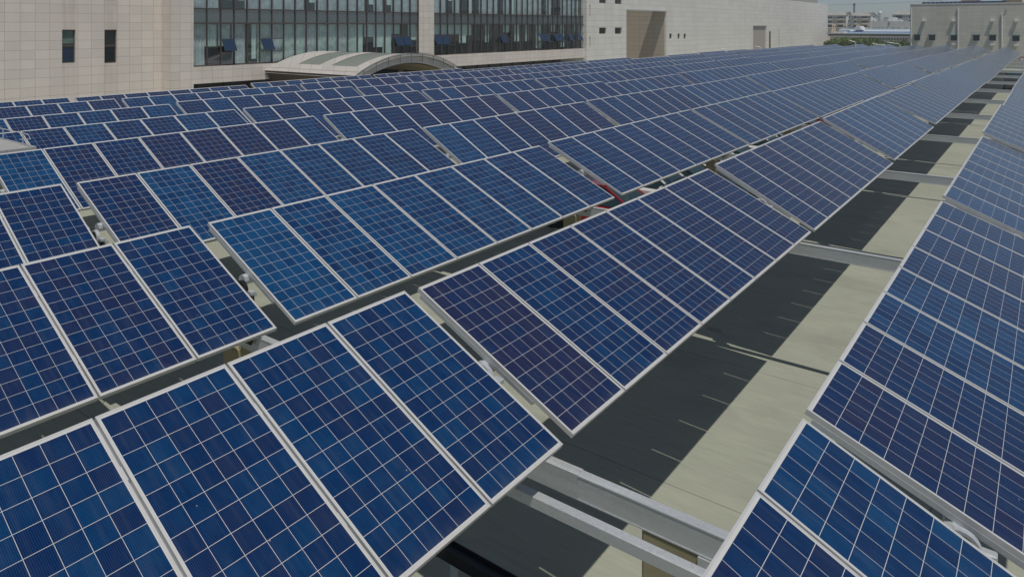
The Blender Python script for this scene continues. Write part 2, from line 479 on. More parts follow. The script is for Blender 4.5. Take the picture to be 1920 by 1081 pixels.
for r in range(-1, 8):
    last = 14 if r <= 0 else 15
    first = {-1: 0, 0: 0, 1: 0, 2: 0}.get(r, 1)
    if r == 3: first = 0
    for u in range(first, last + 1):
        tilt, dx, dz = KNOWN.get((r, u), (rng.gauss(ROWTILT[r], 1.1) - .065 * max(0, u * UNIT - 28), rng.gauss(0, .02), rng.gauss(-.005, .026) + fall(u * UNIT) + ROWDZ.get(r, 0)))
        y0 = SKEW * r + u * UNIT
        t = empty("solar_tracker", (-r * PITCH + dx, y0, dz), (0, R(tilt), 0))
        tag(t, f"tilted table of blue solar panels, {ORD[u - first]} in {ROWNAME[r]}", "solar tracker",
            "tracker tables of solar panels")
        trackers[(r, u)] = t
        tints = TINT.get((r, u))
        base = rng.choice([.34, .42, .48, .5, .54, .58])
        for k in range(8):
            hue = tints[k] if tints else min(1, max(0, rng.gauss(base, .12)))
            p_ = put("solar_panel", ME_LAM, t, (0, (k + .5) * W, 0))
            p_.color = (hue, rng.random(), rng.random(), 1)
            put("panel_frame", ME_FRAME, p_)
        put("torque_tube", ME_TUBE, t)
        if u <= 3:
            for k in range(9):
                yy = min(max(k * W, .04), 8 * W - .04)
                put("mounting_rail", ME_RAIL, t, (0, yy, 0))
            if u <= 1:
                for k in range(1, 8):
                    for xx in (-.52, .46):
                        c_ = put("clamp", ME_CLAMP, t, (xx, k * W, 0)); c_.scale = (.7, .18, 1)

# ------------------------------------------------------------------ cross beams, posts, drives, columns
BEAM_TOP = 2.993 - 3.76
def i_beam(x0, x1, h, w, t=0.012):
    b = MB()
    b.box(x0, x1, -w / 2, w / 2, -t, 0)
    b.box(x0, x1, -w / 2, w / 2, -h, -h + t)
    b.box(x0, x1, -w / 2 + .004, -w / 2 + .004 + t, -h + t, -t)
    return b
ME_BEAM = i_beam(-24.5, 9.0, 0.205, 0.10).mesh("steel_beam", GALV)
for k in range(1, 16):
    yb = k * UNIT - GAP / 2 + 0.10
    t = empty("cross_beam", (0, yb, BEAM_TOP + fall(yb)))
    tag(t, f"grey galvanised beam crossing the open lane under the panels, {ORD[k - 1]} from the camera", "steel beam",
        "beams crossing the lane")
    put("steel_beam", ME_BEAM, t)
    b = MB(); b.box(-.55, .32, -.056, -.051, -.2, .004); b.box(-.55, .32, -.056, .052, .001, .006)
    put("splice_plate", b.mesh("splice_plate", GALV), t, (.62 if k == 1 else .1, 0, 0))
t = empty("box_rail", (0, 0, 0))
tag(t, "thin galvanised box rail running in front of the nearest cross beam", "steel rail")
b = MB(); b.box(-.1, 9.0, 7.80, 7.89, BEAM_TOP - .095, BEAM_TOP)
put("rail_body", b.mesh("rail_body", GALV, bevel=.006), t)
b = MB(); b.box(-.112, -.1, 7.805, 7.885, BEAM_TOP - .09, BEAM_TOP - .004)
put("end_cap", b.mesh("end_cap", BLACK), t)

b = MB(); b.box(-.055, .055, -.05, .05, -.715, -.22)
b.box(-.09, .09, -.07, .07, -.25, -.215)
ME_POST = b.mesh("post", GALV)
b = MB()
n = 20
for i in range(n):
    a0, a1 = 2 * math.pi * i / n, 2 * math.pi * (i + 1) / n
    for ro, ri, y0, y1 in ((.108, .086, -.025, .025),):
        q = lambda rr, a, y: (rr * math.cos(a), y, -.145 + rr * math.sin(a))
        b.quad(q(ro, a0, y0), q(ro, a1, y0), q(ro, a1, y1), q(ro, a0, y1))
        b.quad(q(ri, a0, y0), q(ri, a1, y0), q(ri, a1, y1), q(ri, a0, y1))
        b.quad(q(ro, a0, y0), q(ro, a1, y0), q(ri, a1, y0), q(ri, a0, y0))
        b.quad(q(ro, a0, y1), q(ro, a1, y1), q(ri, a1, y1), q(ri, a0, y1))
ME_RING = b.mesh("bearing_ring", GALV, merge=True)
ME_RINGB = ME_RING.copy(); ME_RINGB.materials[0] = BLACK
b = MB(); b.tube([(0, -.02, -.145), (0, .02, -.145)], .086, 16)
ME_HUB = b.mesh("bearing_hub", BLACK)
b = MB(); b.tube([(.12, .02, -.30), (.34, .02, -.36)], .055, 10); b.box(.06, .16, -.03, .07, -.34, -.24)
ME_MOTOR = b.mesh("drive_motor", BLACK)
b = MB(); b.box(-.04, .06, -.02, .05, .02, .07)
ME_JB = b.mesh("sensor_box", GALV, bevel=.008)
b = MB()
for i in range(7):
    ox = .06 + .02 * i + .01 * (i % 2)
    b.tube([(ox, .03 + .01 * (i % 3), -.2), (ox + .02, .05, -.4), (ox - .02 + .006 * i, .06, -.6), (ox - .10, .08, -.82)], .011, 6)
ME_CAB = b.mesh("cable_bundle", CABLE)
b = MB(); b.tube([(.05, .0, -.18), (.0, -.02, -.4), (.09, .0, -.55), (.04, .02, -.8)], .006, 5)
ME_WIRE = b.mesh("earth_wire", YELLOW)
WHERE = ["beside the open lane", "between the nearest tables of the lane row", "one row in from the lane row", "two rows in from the lane row"]
for r in range(-1, 5):
    for k in range(1, (8 if r in (0, 1) else 6)):
        yc = SKEW * r + k * UNIT - GAP / 2
        t = empty("tracker_post", (-r * PITCH, yc, -.05 + fall(yc)))
        tag(t, f"grey bearing post in the {ORD[k - 1]} gap of {ROWNAME[r]}", "tracker post", "posts in the gaps between tables")
        put("post", ME_POST, t, (0, .09, 0))
        put("bearing_ring", ME_RINGB if (r == 1 and k == 1) else ME_RING, t)
        put("bearing_hub", ME_HUB, t)
        put("drive_motor", ME_MOTOR, t)
        put("sensor_box", ME_JB, t, (.12, .03, -.21))
        put("cable_bundle", ME_CAB, t)
        put("earth_wire", ME_WIRE, t)

cc = 0
for k in range(1, 12):
    yb = k * UNIT - GAP / 2 + 0.10
    xs = ([1.5] if k == 1 else []) + [-4.0, -11.2]
    for x in xs:
        if x < -10 and k > 4: continue
        w = 1.15 if x > 0 else .28
        t = empty("concrete_column", (x, yb + (.012 if x > 0 else 0), GZ))
        where = "beside the lane under the nearest beam" if x > 0 else (
            f"under the {ORD[k-1]} beam, behind the first row left of the lane" if x > -10 else f"under the {ORD[k-1]} beam, deep among the rows")
        tag(t, f"olive concrete column {where}", "column", "columns carrying the beams")
        hd = .055 if x > 0 else .14
        b = MB(); b.box(0, w, -hd, hd, 0, BEAM_TOP + fall(yb) - .208 - GZ)
        put("shaft", b.mesh("shaft", CONC, bevel=.02), t)
        if x > 0:
            b = MB(); b.box(.46, .74, -.078, -.0555, .9, BEAM_TOP - .21 - GZ)
            for q in (.53, .67):
                for zz in (1.2, 1.9): b.box(q - .015, q + .015, -.095, -.078, zz - .015, zz + .015)
            put("bracket_plate", b.mesh("bracket_plate", GALV), t)

t = empty("cable_tray", (0, 0, 0))
tag(t, "long black cable tray low in the shade under the nearest table", "cable tray")
b = MB(); b.box(-1.15, 1.3, 8.86, 9.0, -2.65, -2.58); b.box(-1.15, 1.3, 8.85, 8.86, -2.67, -2.54); b.box(-1.15, 1.3, 9.0, 9.01, -2.67, -2.54)
put("tray", b.mesh("tray", BLACK), t)
b = MB()
for x in (-.9, .9): b.box(x - .03, x + .03, 8.90, 8.96, GZ, -2.671)
put("tray_legs", b.mesh("tray_legs", GALV), t)

# ------------------------------------------------------------------ cars in the shade
def make_car(paint, kind=0):
    """car along +X (nose at +X), base at z=0"""
    L_, Wd = (4.35, 1.76) if kind == 0 else (4.5, 1.82)
    hw = Wd / 2
    up = 0.0 if kind == 0 else .17
    st = [(-.5, .42, .62, .80), (-.485, .24, .88, .90), (-.42, .20, .93, .97), (-.25, .19, .92, 1.0), (0, .19, .90, 1.0), (.18, .19, .89, 1.0),
          (.30, .20, .86, .98), (.42, .20, .76, .94), (.475, .24, .66, .86), (.5, .36, .54, .70)]
    b = MB(); rings = []
    for f, z0, z1, w in st:
        x = f * L_; w = w * hw; z1 += up
        prof = [(-w * .86, z0), (-w, z0 + .18), (-w, (z0 + z1) / 2), (-w * .97, z1 - .10), (-w * .86, z1),
                (0, z1 + .025), (w * .86, z1), (w * .97, z1 - .10), (w, (z0 + z1) / 2), (w, z0 + .18), (w * .86, z0)]
        rings.append([b.bm.verts.new((x, a, c)) for a, c in prof])
    for A, B in zip(rings, rings[1:]):
        for i in range(len(A)):
            b.bm.faces.new((A[i], A[(i + 1) % len(A)], B[(i + 1) % len(A)], B[i]))
    b.bm.faces.new(rings[0]); b.bm.faces.new(rings[-1])
    # roof and pillars
    rz = 1.45 + up * 1.3; bz = .90 + up
    b.box(-.30 * L_, .055 * L_, -hw * .70, hw * .70, rz - .045, rz)
    for s in (-1, 1):
        b.tube([(.265 * L_, s * hw * .86, bz - .02), (.055 * L_, s * hw * .69, rz - .02)], .035, 6)
        b.tube([(-.42 * L_, s * hw * .86, bz), (-.30 * L_, s * hw * .69, rz - .02)], .05, 6)
        b.tube([(-.09 * L_, s * hw * .93, bz - .02), (-.09 * L_, s * hw * .70, rz - .02)], .03, 6)
    body = b.mesh("body", paint, smooth=False)
    parts = {"body": body}
    x0, x1, x2, x3 = -.415 * L_, -.297 * L_, .058 * L_, .262 * L_
    wl_, wt = hw * .85, hw * .685
    b = MB(); b.quad((x3, -wl_, bz), (x3, wl_, bz), (x2, wt, rz - .05), (x2, -wt, rz - .05)); parts["windscreen"] = b.mesh("windscreen", GLASS_CAR)
    b = MB(); b.quad((x0, -wl_, bz + .02), (x0, wl_, bz + .02), (x1, wt, rz - .05), (x1, -wt, rz - .05)); parts["rear_window"] = b.mesh("rear_window", GLASS_CAR)
    parts["side"] = []
    for s in (-1, 1):
        b = MB(); b.quad((x0 + .06, s * hw * .90, bz), (x3 - .06, s * hw * .90, bz), (x2, s * hw * .695, rz - .05), (x1, s * hw * .695, rz - .05))
        parts["side"].append(b.mesh("side_window", GLASS_CAR))
    b = MB(); b.tube([(0, -.1, 0), (0, .1, 0)], .315, 18); parts["wheel"] = b.mesh("wheel", simple("tyre_rubber", (.012, .012, .012), .8))
    b = MB(); b.tube([(0, -.105, 0), (0, .105, 0)], .19, 12); parts["rim"] = b.mesh("rim", simple("alloy_rim", (.4, .4, .41), .35, .7))
    b = MB(); b.box(-.02, .03, -.19, .19, -.06, .06); parts["lamp"] = b.mesh("headlight", simple("lamp_glass", (.7, .7, .68), .1), bevel=.02)
    b = MB(); b.box(-.06, .06, -.11, .11, -.06, .06); parts["mirror"] = b.mesh("mirror", paint, bevel=.03)
    return parts, L_, hw, up
CARC = {"red": (.27, .010, .016), "white": (.70, .70, .69), "dark teal": (.02, .06, .07), "black": (.012, .012, .014), "silver": (.42, .43, .44), "deep blue": (.02, .04, .14), "dark grey": (.06, .06, .065)}
CARM = {}
for k_, c_ in CARC.items():
    m, nt, p = principled("car_paint_" + k_.replace(" ", "_"))
    p.inputs["Base Color"].default_value = (*c_, 1)
    p.inputs["Roughness"].default_value = .28; p.inputs["Coat Weight"].default_value = .6
    p.inputs["Metallic"].default_value = .2 if k_ in ("silver", "dark grey") else 0
    CARM[k_] = make_car(m, 1 if k_ in ("white", "dark grey") else 0)
seq = ["red", "white", "black", "white", "dark teal", "white", "silver", "black", "red", "red", "white", "dark grey", "white", "silver",
       "black", "white", "deep blue", "white", "red", "silver", "white", "black", "white"]
seen = {}
def place_car(colr, x, y, rz, label, group):
    parts, L_, hw, up = CARM[colr]
    t = empty("parked_car", (x, y, GZ), (0, 0, rz))
    tag(t, label, "car", group)
    put("body", parts["body"], t); put("windscreen", parts["windscreen"], t); put("rear_window", parts["rear_window"], t)
    for s in parts["side"]: put("side_window", s, t)
    for sx in (-.31, .31):
        for sy in (-1, 1):
            w_ = put("wheel", parts["wheel"], t, (sx * L_, sy * (hw - .1), .315)); put("rim", parts["rim"], w_)
    for sy in (-1, 1):
        put("headlight", parts["lamp"], t, (.472 * L_, sy * hw * .62, .60 + up))
        put("mirror", parts["mirror"], t, (.20 * L_, sy * (hw + .04), .95 + up))
yc = 23.1
for i, colr in enumerate(seq):
    seen[colr] = seen.get(colr, 0) + 1
    place_car(colr, -6.15 + rng.uniform(-.2, .2), yc, rng.uniform(-.03, .03),
              f"{colr} car parked in shade under the panels, {ORD[i]} from the camera in the slit", "cars parked under the panels")
    yc += 2.55 + rng.uniform(-.1, .25)
place_car("red", 2.3, 101, 1.5, "red car standing far down the open lane", "cars at the far end of the lane")
place_car("dark grey", 1.2, 93, 1.55, "dark grey car standing in the far part of the open lane", "cars at the far end of the lane")
# ------------------------------------------------------------------ office building on the left
XB = -39.5
def yA(px): return atX(px, 100, XB).y
def zA(px, py): return atX(px, py, XB).z
office = empty("office_building", (XB, 40, GZ))
tag(office, "pinkish stone office building with long brown-framed glass walls and arched entrance canopy", "building")
def ch(name, b, mats, parent=office, **k):
    o = put(name, b.mesh(name, mats, **k), parent)
    o.matrix_parent_inverse = Matrix.Translation((-XB, -40, -GZ))
    return o
def sub(name, b, mats, parent, **k):
    return put(name, b.mesh(name, mats, **k), parent)
YS0 = atX(322, 100, XB).y            # pilaster corner
XL = XB - 1.3
YL = YS0
ZT = 12.5
Y363, Y786, Y814, Y1098 = yA(363), yA(786), yA(814), yA(1098)
SILL, TR1, TR2 = zA(363, 126), zA(363, 44), zA(363, 15.7)
SOF = zA(363, 158)
TOPW = TR2 + 3.0
# left stone wall with small windows
holes = []
for (a, c_) in ((116.5, 141.5), (196, 219)):
    ya, yb_ = atX(a, 90, XL).y, atX(c_, 90, XL).y
    zt, zb = atX(a, 56, XL).z, atX(a, 119, XL).z
    holes.append((ya, yb_, zb, zt)); holes.append((ya, yb_, zb + 3.87, zt + 3.87))
b = MB(); b.wall('X', XL, -2, YL, GZ, ZT, holes, .3)
ch("stone_wall", b, STONE)
nt = STONE.node_tree; bs = nt.nodes["Principled BSDF"]; src = bs.inputs["Base Color"].links[0].from_socket
co = objco(nt); sp_ = nt.nodes.new("ShaderNodeSeparateXYZ"); nt.links.new(co, sp_.inputs[0])
wob = noise(nt, stretch(nt, co, (3, 3, .25)), 2.0, 5)
for (ya, yb_, zb, zt) in holes[::2]:
    dy = math_node(nt, 'ABSOLUTE', math_node(nt, 'SUBTRACT', sp_.outputs[1], (ya + yb_) / 2))
    inside = math_node(nt, 'SUBTRACT', 1.0, ramp(nt, dy, (yb_ - ya) * .42, (yb_ - ya) * .62))
    hgt = ramp(nt, sp_.outputs[2], zb - 2.4, zb - .1)
    f_ = math_node(nt, 'MULTIPLY', math_node(nt, 'MULTIPLY', inside, hgt), ramp(nt, wob, .25, .6))
    src = mixc(nt, math_node(nt, 'MULTIPLY', f_, .30), src, (.40, .31, .27))
nt.links.new(src, bs.inputs["Base Color"])
b = MB(); b.quad((XL, YL, GZ), (XB, YL, GZ), (XB, YL, ZT), (XL, YL, ZT)); b.wall('X', XB, YL, Y363, GZ, ZT)
ch("corner_pier", b, STONE)
for i, (ya, yb_, zb, zt) in enumerate(holes):
    b = MB(); t_ = .06; xm = XL - .2; mid = zb + (zt - zb) * .52
    for q in ((ya, ya + t_, zb, zt), (yb_ - t_, yb_, zb, zt), (ya + t_, yb_ - t_, zb, zb + t_), (ya + t_, yb_ - t_, zt - t_, zt), (ya + t_, yb_ - t_, mid - .05, mid + .05)):
        b.box(xm, xm + .08, *q)
    f = ch("window", b, MULL)
    b = MB(); b.quad((xm + .02, ya + t_, mid), (xm + .02, yb_ - t_, mid), (xm + .02, yb_ - t_, zt - t_), (xm + .02, ya + t_, zt - t_)); sub("upper_pane", b, GLASS_DARK, f)
    b = MB(); b.quad((xm + .03, ya + t_, zb + t_), (xm + .03, yb_ - t_, zb + t_), (xm + .03, yb_ - t_, mid - .05), (xm + .03, ya + t_, mid - .05)); sub("lower_pane", b, GLASS_BLUE if i < 2 else GLASS_DARK, f)
    if i == 0:
        b = MB(); b.quad((xm + .03, ya + t_, mid + .12), (xm + .03, yb_ - t_, mid + .12), (xm + .03, yb_ - t_, zt - t_), (xm + .03, ya + t_, zt - t_)); sub("roller_blind", b, simple("green_blind", (.13, .19, .165), .9), f)
# parapet band, piers, roof edge
b = MB()
b.wall('X', XB, Y363, Y1098, SOF, SILL)
b.quad((XB, Y363, SOF), (XB, Y1098, SOF), (XB - 3.2, Y1098, SOF), (XB - 3.2, Y363, SOF))
b.quad((XB, Y363, SILL), (XB, Y1098, SILL), (XB - .35, Y1098, SILL), (XB - .35, Y363, SILL))
ch("sill_band", b, STONE)
b = MB(); b.wall('X', XB, Y786, Y814, SILL, ZT)
for y in (Y786, Y814): b.quad((XB, y, SILL), (XB - .35, y, SILL), (XB - .35, y, ZT), (XB, y, ZT))
ch("stone_pier", b, STONE)
b = MB(); b.wall('X', XB, Y363, Y786, TOPW, ZT); b.wall('X', XB, Y814, Y1098, TOPW, ZT)
b.quad((XB, -2, ZT), (XB, Y1098, ZT), (XB - 14, Y1098, ZT), (XB - 14, -2, ZT))
b.quad((XB - 14, -2, GZ), (XB - 14, Y1098, GZ), (XB - 14, Y1098, ZT), (XB - 14, -2, ZT))
b.quad((XL, -2, GZ), (XB - 14, -2, GZ), (XB - 14, -2, ZT), (XL, -2, ZT))
b.quad((XB, Y363, TOPW), (XB, Y363, SOF), (XB - .35, Y363, SOF), (XB - .35, Y363, TOPW))
ch("roof_edge", b, STONE)
# recessed ground floor
b = MB(); b.wall('X', XB - 3.2, Y363, Y1098, GZ, SOF)
for k in range(24):
    yy = Y363 + (Y1098 - Y363) * k / 24
    b.box(XB - 3.2, XB - 3.05, yy, yy + .25, GZ, SOF)
ch("ground_floor_wall", b, simple("dark_ground_floor", (.055, .05, .045), .4, 0, .3, .5))
# interior: back wall, slabs
b = MB()
b.quad((XB - 5, Y363, SOF), (XB - 5, Y1098, SOF), (XB - 5, Y1098, TOPW + .3), (XB - 5, Y363, TOPW + .3))
for z in (SILL - .05, TR1 + .1, TR2 - .1, TOPW + .2):
    b.quad((XB - .3, Y363, z), (XB - .3, Y1098, z), (XB - 5, Y1098, z), (XB - 5, Y363, z))
for k in range(13):
    yy = Y363 + (Y1098 - Y363) * k / 12
    b.quad((XB - .5, yy, SILL), (XB - 5, yy, SILL), (XB - 5, yy, TOPW), (XB - .5, yy, TOPW))
ch("interior", b, INTER)

def curtain_sheet(b, y0, y1, z0, z1, x):
    n = max(4, int((y1 - y0) / .07))
    for i in range(n):
        a0, a1 = y0 + (y1 - y0) * i / n, y0 + (y1 - y0) * (i + 1) / n
        d0, d1 = .05 * math.sin(i * 1.9), .05 * math.sin((i + 1) * 1.9)
        b.quad((x + d0, a0, z0), (x + d1, a1, z0), (x + d1, a1, z1), (x + d0, a0, z1))

def curtain_wall(y0, y1, n, seed, open_cols, curtained):
    g = random.Random(seed)
    xg = XB - .14
    ys = [y0 + (y1 - y0) * i / n for i in range(n + 1)]
    b = MB()
    for y in ys: b.box(xg - .06, xg + .09, y - .026, y + .026, SILL, TOPW)
    for z in (SILL + .04, TR1, TR2, TOPW - .04):
        for a, c_ in zip(ys, ys[1:]): b.box(xg - .05, xg + .085, a + .026, c_ - .026, z - .034, z + .034)
    cw = ch("curtain_wall", b, MULL)
    b = MB()
    for a, c_ in zip(ys, ys[1:]): 
        tl = g.uniform(-.004, .004)
        b.quad((xg + tl, a + .026, TR1 + .045), (xg - tl, c_ - .026, TR1 + .045), (xg - tl * .5, c_ - .026, TR2 - .045), (xg + tl, a + .026, TR2 - .045))
    sub("spandrel_band", b, GLASS_BAND, cw)
    for i, (a, c_) in enumerate(zip(ys, ys[1:])):
        for fl, (z0, z1) in enumerate(((SILL + .085, TR1 - .045), (TR2 + .045, TOPW - .085))):
            ya, yb_ = a + .026, c_ - .026
            b = MB(); tl, tv = g.uniform(-.006, .006), g.uniform(-.004, .004)
            P = lambda y, z: (xg + tl * (1 if y == ya else -1) + tv * (1 if z == z0 else -1), y, z)
            hs = z0 + (z1 - z0) * .30; he = z0 + (z1 - z0) * .62
            op = fl == 0 and i in open_cols
            if op:
                b.quad(P(ya, z0), P(yb_, z0), P(yb_, hs), P(ya, hs)); b.quad(P(ya, he), P(yb_, he), P(yb_, z1), P(ya, z1))
            else: b.quad(P(ya, z0), P(yb_, z0), P(yb_, z1), P(ya, z1))
            wdw = sub("window", b, GLASS, cw)
            for pl in wdw.data.polygons:
                if pl.normal.x < 0: pl.flip()
            if op or (fl == 0 and (i - 1 in open_cols) and g.random() < .6):
                for z in (hs, he):
                    b = MB(); b.box(xg - .04, xg + .06, ya, yb_, z - .03, z + .03); sub("transom", b, MULL, cw)
            if op:
                b = MB(); hh = he - hs; ang = R(27)
                b.quad((xg + .06, ya, he), (xg + .06, yb_, he), (xg + .06 + hh * math.sin(ang), yb_, he - hh * math.cos(ang)), (xg + .06 + hh * math.sin(ang), ya, he - hh * math.cos(ang)))
                sub("open_sash", b, GLASS_BLUE, cw)
            cu = curtained(i, fl, g)
            if cu:
                m_, zlo, zhi, f0, f1 = cu
                b = MB(); h_ = z1 - z0
                curtain_sheet(b, ya + (yb_ - ya) * f0, ya + (yb_ - ya) * f1, z0 + h_ * zlo, z0 + h_ * zhi, xg - .28)
                sub("curtain", b, m_, cw)
            if fl == 0 and y0 < 30 and i < 10:
                b = MB(); n_ = 8
                for q in range(n_):
                    zz = z0 + (z1 - z0) * .30 * q / n_
                    b.quad((xg - .2, ya, zz + .01), (xg - .2, yb_, zz + .01), (xg - .2, yb_, zz + .06), (xg - .2, ya, zz + .06))
                sub("patterned_film", b, BLIND, cw)
def curA(i, fl, g):
    if fl == 1: return (CURTAIN2, 0, 1, 0, 1) if i not in (2, 3, 9, 15, 17) else (BLIND, .2, 1, .5, 1)
    if i in (1, 2, 4): return (CURTAIN, .45, 1, 0, .9) if i != 4 else (BLIND, .1, 1, .55, 1)
    if i < 14: return (CURTAIN if i % 3 else CURTAIN2, 0, 1, 0, 1)
    return {14: (BLIND, 0, 1, 0, .8), 15: (BLIND, .62, 1, 0, 1), 16: (BLIND, .3, 1, 0, 1), 17: (BLIND, .05, 1, 0, 1), 18: (BLIND, .7, 1, 0, 1), 20: (BLIND, .5, 1, 0, 1)}.get(i)
def curB(i, fl, g):
    q = g.random()
    if fl == 1: return (BLIND, g.choice([.0, .4]), 1, .3, .9) if q < .22 else ((CURTAIN2, 0, 1, 0, 1) if q < .7 else None)
    if i in (0, 1, 2, 3): return (BLIND, .66, 1, 0, 1)
    return (BLIND, g.choice([0, 0, .05, .35, .62, .7]), 1, 0, g.choice([.55, .8, 1])) if q < .6 else None
curtain_wall(Y363, Y786, 21, 3, (2, 5, 18, 19), curA)
curtain_wall(Y814, Y1098, 27, 5, (0, 1, 10, 17, 18, 20, 21, 23, 25), curB)

# arched entrance canopy
XF = -30.3
c0, c1 = atX(665, 141, XF), atX(857, 128.5, XF)
ya, yb_ = c0.y, c1.y
zb = min(c0.z, c1.z)
ztop = atX(762, 101.5, XF).z
NA = 28
def arc(t_, dz=0):
    y = ya + (yb_ - ya) * t_
    half = (yb_ - ya) / 2; sag = ztop - zb
    rad = (half * half + sag * sag) / (2 * sag)
    return y, zb + math.sqrt(max(0, rad * rad - (y - (ya + yb_) / 2) ** 2)) - (rad - sag) + dz
roofM = mat_tiles("pale_metal_roof_sheets", (.50, .475, .44), (.26, .22, .19), 1.15, 50, .03, .05, stain=.3)
b = MB()
SK = ((XB + 2.4, XB + 4.6), (XB + 5.8, XB + 8.2))       # skylight strips along the vault
xs = [XB, SK[0][0], SK[0][1], SK[1][0], SK[1][1], XF]
g0, g1 = int(NA * .12), int(NA * .62)
for i in range(NA):
    (y0, z0), (y1, z1) = arc(i / NA), arc((i + 1) / NA)
    for j in range(5):
        if j in (1, 3) and g0 <= i < g1: continue
        b.quad((xs[j], y0, z0), (xs[j + 1], y0, z0), (xs[j + 1], y1, z1), (xs[j], y1, z1))
    (ya0, za0), (ya1, za1) = arc(i / NA, -.16), arc((i + 1) / NA, -.16)
    b.quad((XB, ya0, za0), (XF, ya0, za0), (XF, ya1, za1), (XB, ya1, za1))
can = ch("entrance_canopy", b, roofM)
for q in SK:
    b = MB()
    for i in range(g0, g1):
        (y0, z0), (y1, z1) = arc(i / NA, -.02), arc((i + 1) / NA, -.02)
        b.quad((q[0], y0, z0), (q[1], y0, z0), (q[1], y1, z1), (q[0], y1, z1))
    sub("skylight", b, GLASS_GREEN, can)
def arch_ring(x0, x1, dz0, dz1, inset=0.0):
    b = MB()
    for i in range(NA):
        t0, t1 = inset + (1 - 2 * inset) * i / NA, inset + (1 - 2 * inset) * (i + 1) / NA
        p = [arc(t0, dz0), arc(t1, dz0), arc(t1, dz1), arc(t0, dz1)]
        for x in (x0, x1): b.quad(*[(x, y, z) for y, z in p])
        for (q, w_) in ((0, 1), (3, 2)): b.quad((x0, *p[q]), (x1, *p[q]), (x1, *p[w_]), (x0, *p[w_]))
    return b
sub("arch_rim", arch_ring(XF - .02, XF + .14, -.14, .03), simple("grey_rim", (.50, .49, .46), .5), can)
sub("arch_fascia", arch_ring(XF - .35, XF - .03, -.62, -.165), STONE, can)
b = MB()
for i in range(9):
    y, z = arc(.06 + .88 * i / 8)
    b.tube([(XF + .16, y, z + .05), (XF + .16, y, z - .55)], .02, 5)
for i in range(NA):
    y0, z0 = arc(i / NA, .08); y1, z1 = arc((i + 1) / NA, .08)
    b.tube([(XF + .16, y0, z0), (XF + .16, y1, z1)], .018, 5, cap=False)
sub("arch_rods", b, simple("dark_rod", (.12, .11, .10), .5), can)
b = MB(); b.quad((XB, ya, zb), (XF, ya, zb), (XF - .2, ya + .5, zb - .75), (XB, ya + .5, zb - .75))
b.quad((XB, yb_, zb), (XF, yb_, zb), (XF, yb_ - .5, zb - .75), (XB, yb_ - .5, zb - .75))
sub("side_soffit", b, BROWN, can)
b = MB()
for y in (ya + .7, yb_ - .7):
    for x in (XF - .8, XF - 5): b.tube([(x, y, GZ), (x, y, zb - .3)], .22, 12)
sub("canopy_legs", b, STONE, can)
b = MB()
for i in range(NA):
    (y0, z0), (y1, z1) = arc(.1 + .8 * i / NA, -.7), arc(.1 + .8 * (i + 1) / NA, -.7)
    b.quad((XB, y0, z0), (XF - .4, y0, z0), (XF - .4, y1, z1), (XB, y1, z1))
sub("canopy_ceiling", b, simple("tan_ceiling", (.36, .27, .15), .7), can)

# ------------------------------------------------------------------ long beige hall
hall = empty("long_beige_hall", (XB, 120, GZ))
tag(hall, "long beige stone hall with a tall dark portal and few small windows", "building")
def hch(name, b, mats, **k):
    o = put(name, b.mesh(name, mats, **k), hall)
    o.matrix_parent_inverse = Matrix.Translation((-XB, -120, -GZ)); return o
XH = XB + .35
def H(px, py): return atX(px, py, XH)
y_l, y_r = H(1100, 60).y, H(1552, 60).y
ztop_far = H(1550, 8).z
holes = []
wins = [(1123.5, 1137, 52, 64), (1153, 1166, 52, 64), (1255, 1260, 63.5, 73), (1270.5, 1275, 63.5, 73), (1282, 1286.5, 63.5, 73), (1105.3, 1107.2, 9, 32), (1105.3, 1107.2, 68, 90.5), (1123.5, 1137, -6, 6), (1153, 1166, -6, 7.5)]
for x0, x1, t0, t1 in wins:
    holes.append((H(x0, 50).y, H(x1, 50).y, H(x0, t1).z, H(x0, t0).z))
pya, pyb, pzt = H(1174.5, 60).y, H(1249.5, 60).y, H(1212, 20.5).z
dya, dyb, dzt = H(1412, 60).y, H(1437.5, 60).y, H(1425, 48.5).z
ph = (pya, pyb, GZ, pzt); dh = (dya, dyb, GZ, dzt)
b = MB()
b.wall('X', XH, y_l, y_r, GZ, ztop_far, holes + [ph, dh], .28)
b.quad((XH, y_l, GZ), (XH - 12, y_l, GZ), (XH - 12, y_l, ztop_far), (XH, y_l, ztop_far))
b.quad((XH, y_r, GZ), (XH - 20, y_r, GZ), (XH - 20, y_r, ztop_far), (XH, y_r, ztop_far))
b.quad((XH, y_l, ztop_far), (XH, y_r, ztop_far), (XH - 1, y_r, ztop_far), (XH - 1, y_l, ztop_far))
hch("stone_wall", b, STONE2)
b = MB(); LD = 1.0       # portal: lintel in front of an open court
b.quad((XH - .28, pya, pzt), (XH - .28, pyb, pzt), (XH - LD, pyb, pzt), (XH - LD, pya, pzt))
b.quad((XH - LD, pya, pzt), (XH - LD, pyb, pzt), (XH - LD, pyb, ztop_far), (XH - LD, pya, ztop_far))
b.quad((XH - LD, pya, GZ), (XH - 9, pya, GZ), (XH - 9, pya, ztop_far), (XH - LD, pya, ztop_far))
b.quad((XH - .28, pya, GZ), (XH - LD, pya, GZ), (XH - LD, pya, pzt), (XH - .28, pya, pzt))
b.quad((XH - LD, pyb, GZ), (XH - 9, pyb, GZ), (XH - 9, pyb, ztop_far), (XH - LD, pyb, ztop_far))
b.quad((XH - .28, pyb, GZ), (XH - LD, pyb, GZ), (XH - LD, pyb, pzt), (XH - .28, pyb, pzt))
b.quad((XH - 9, pya, GZ), (XH - 9, pyb, GZ), (XH - 9, pyb, ztop_far), (XH - 9, pya, ztop_far))
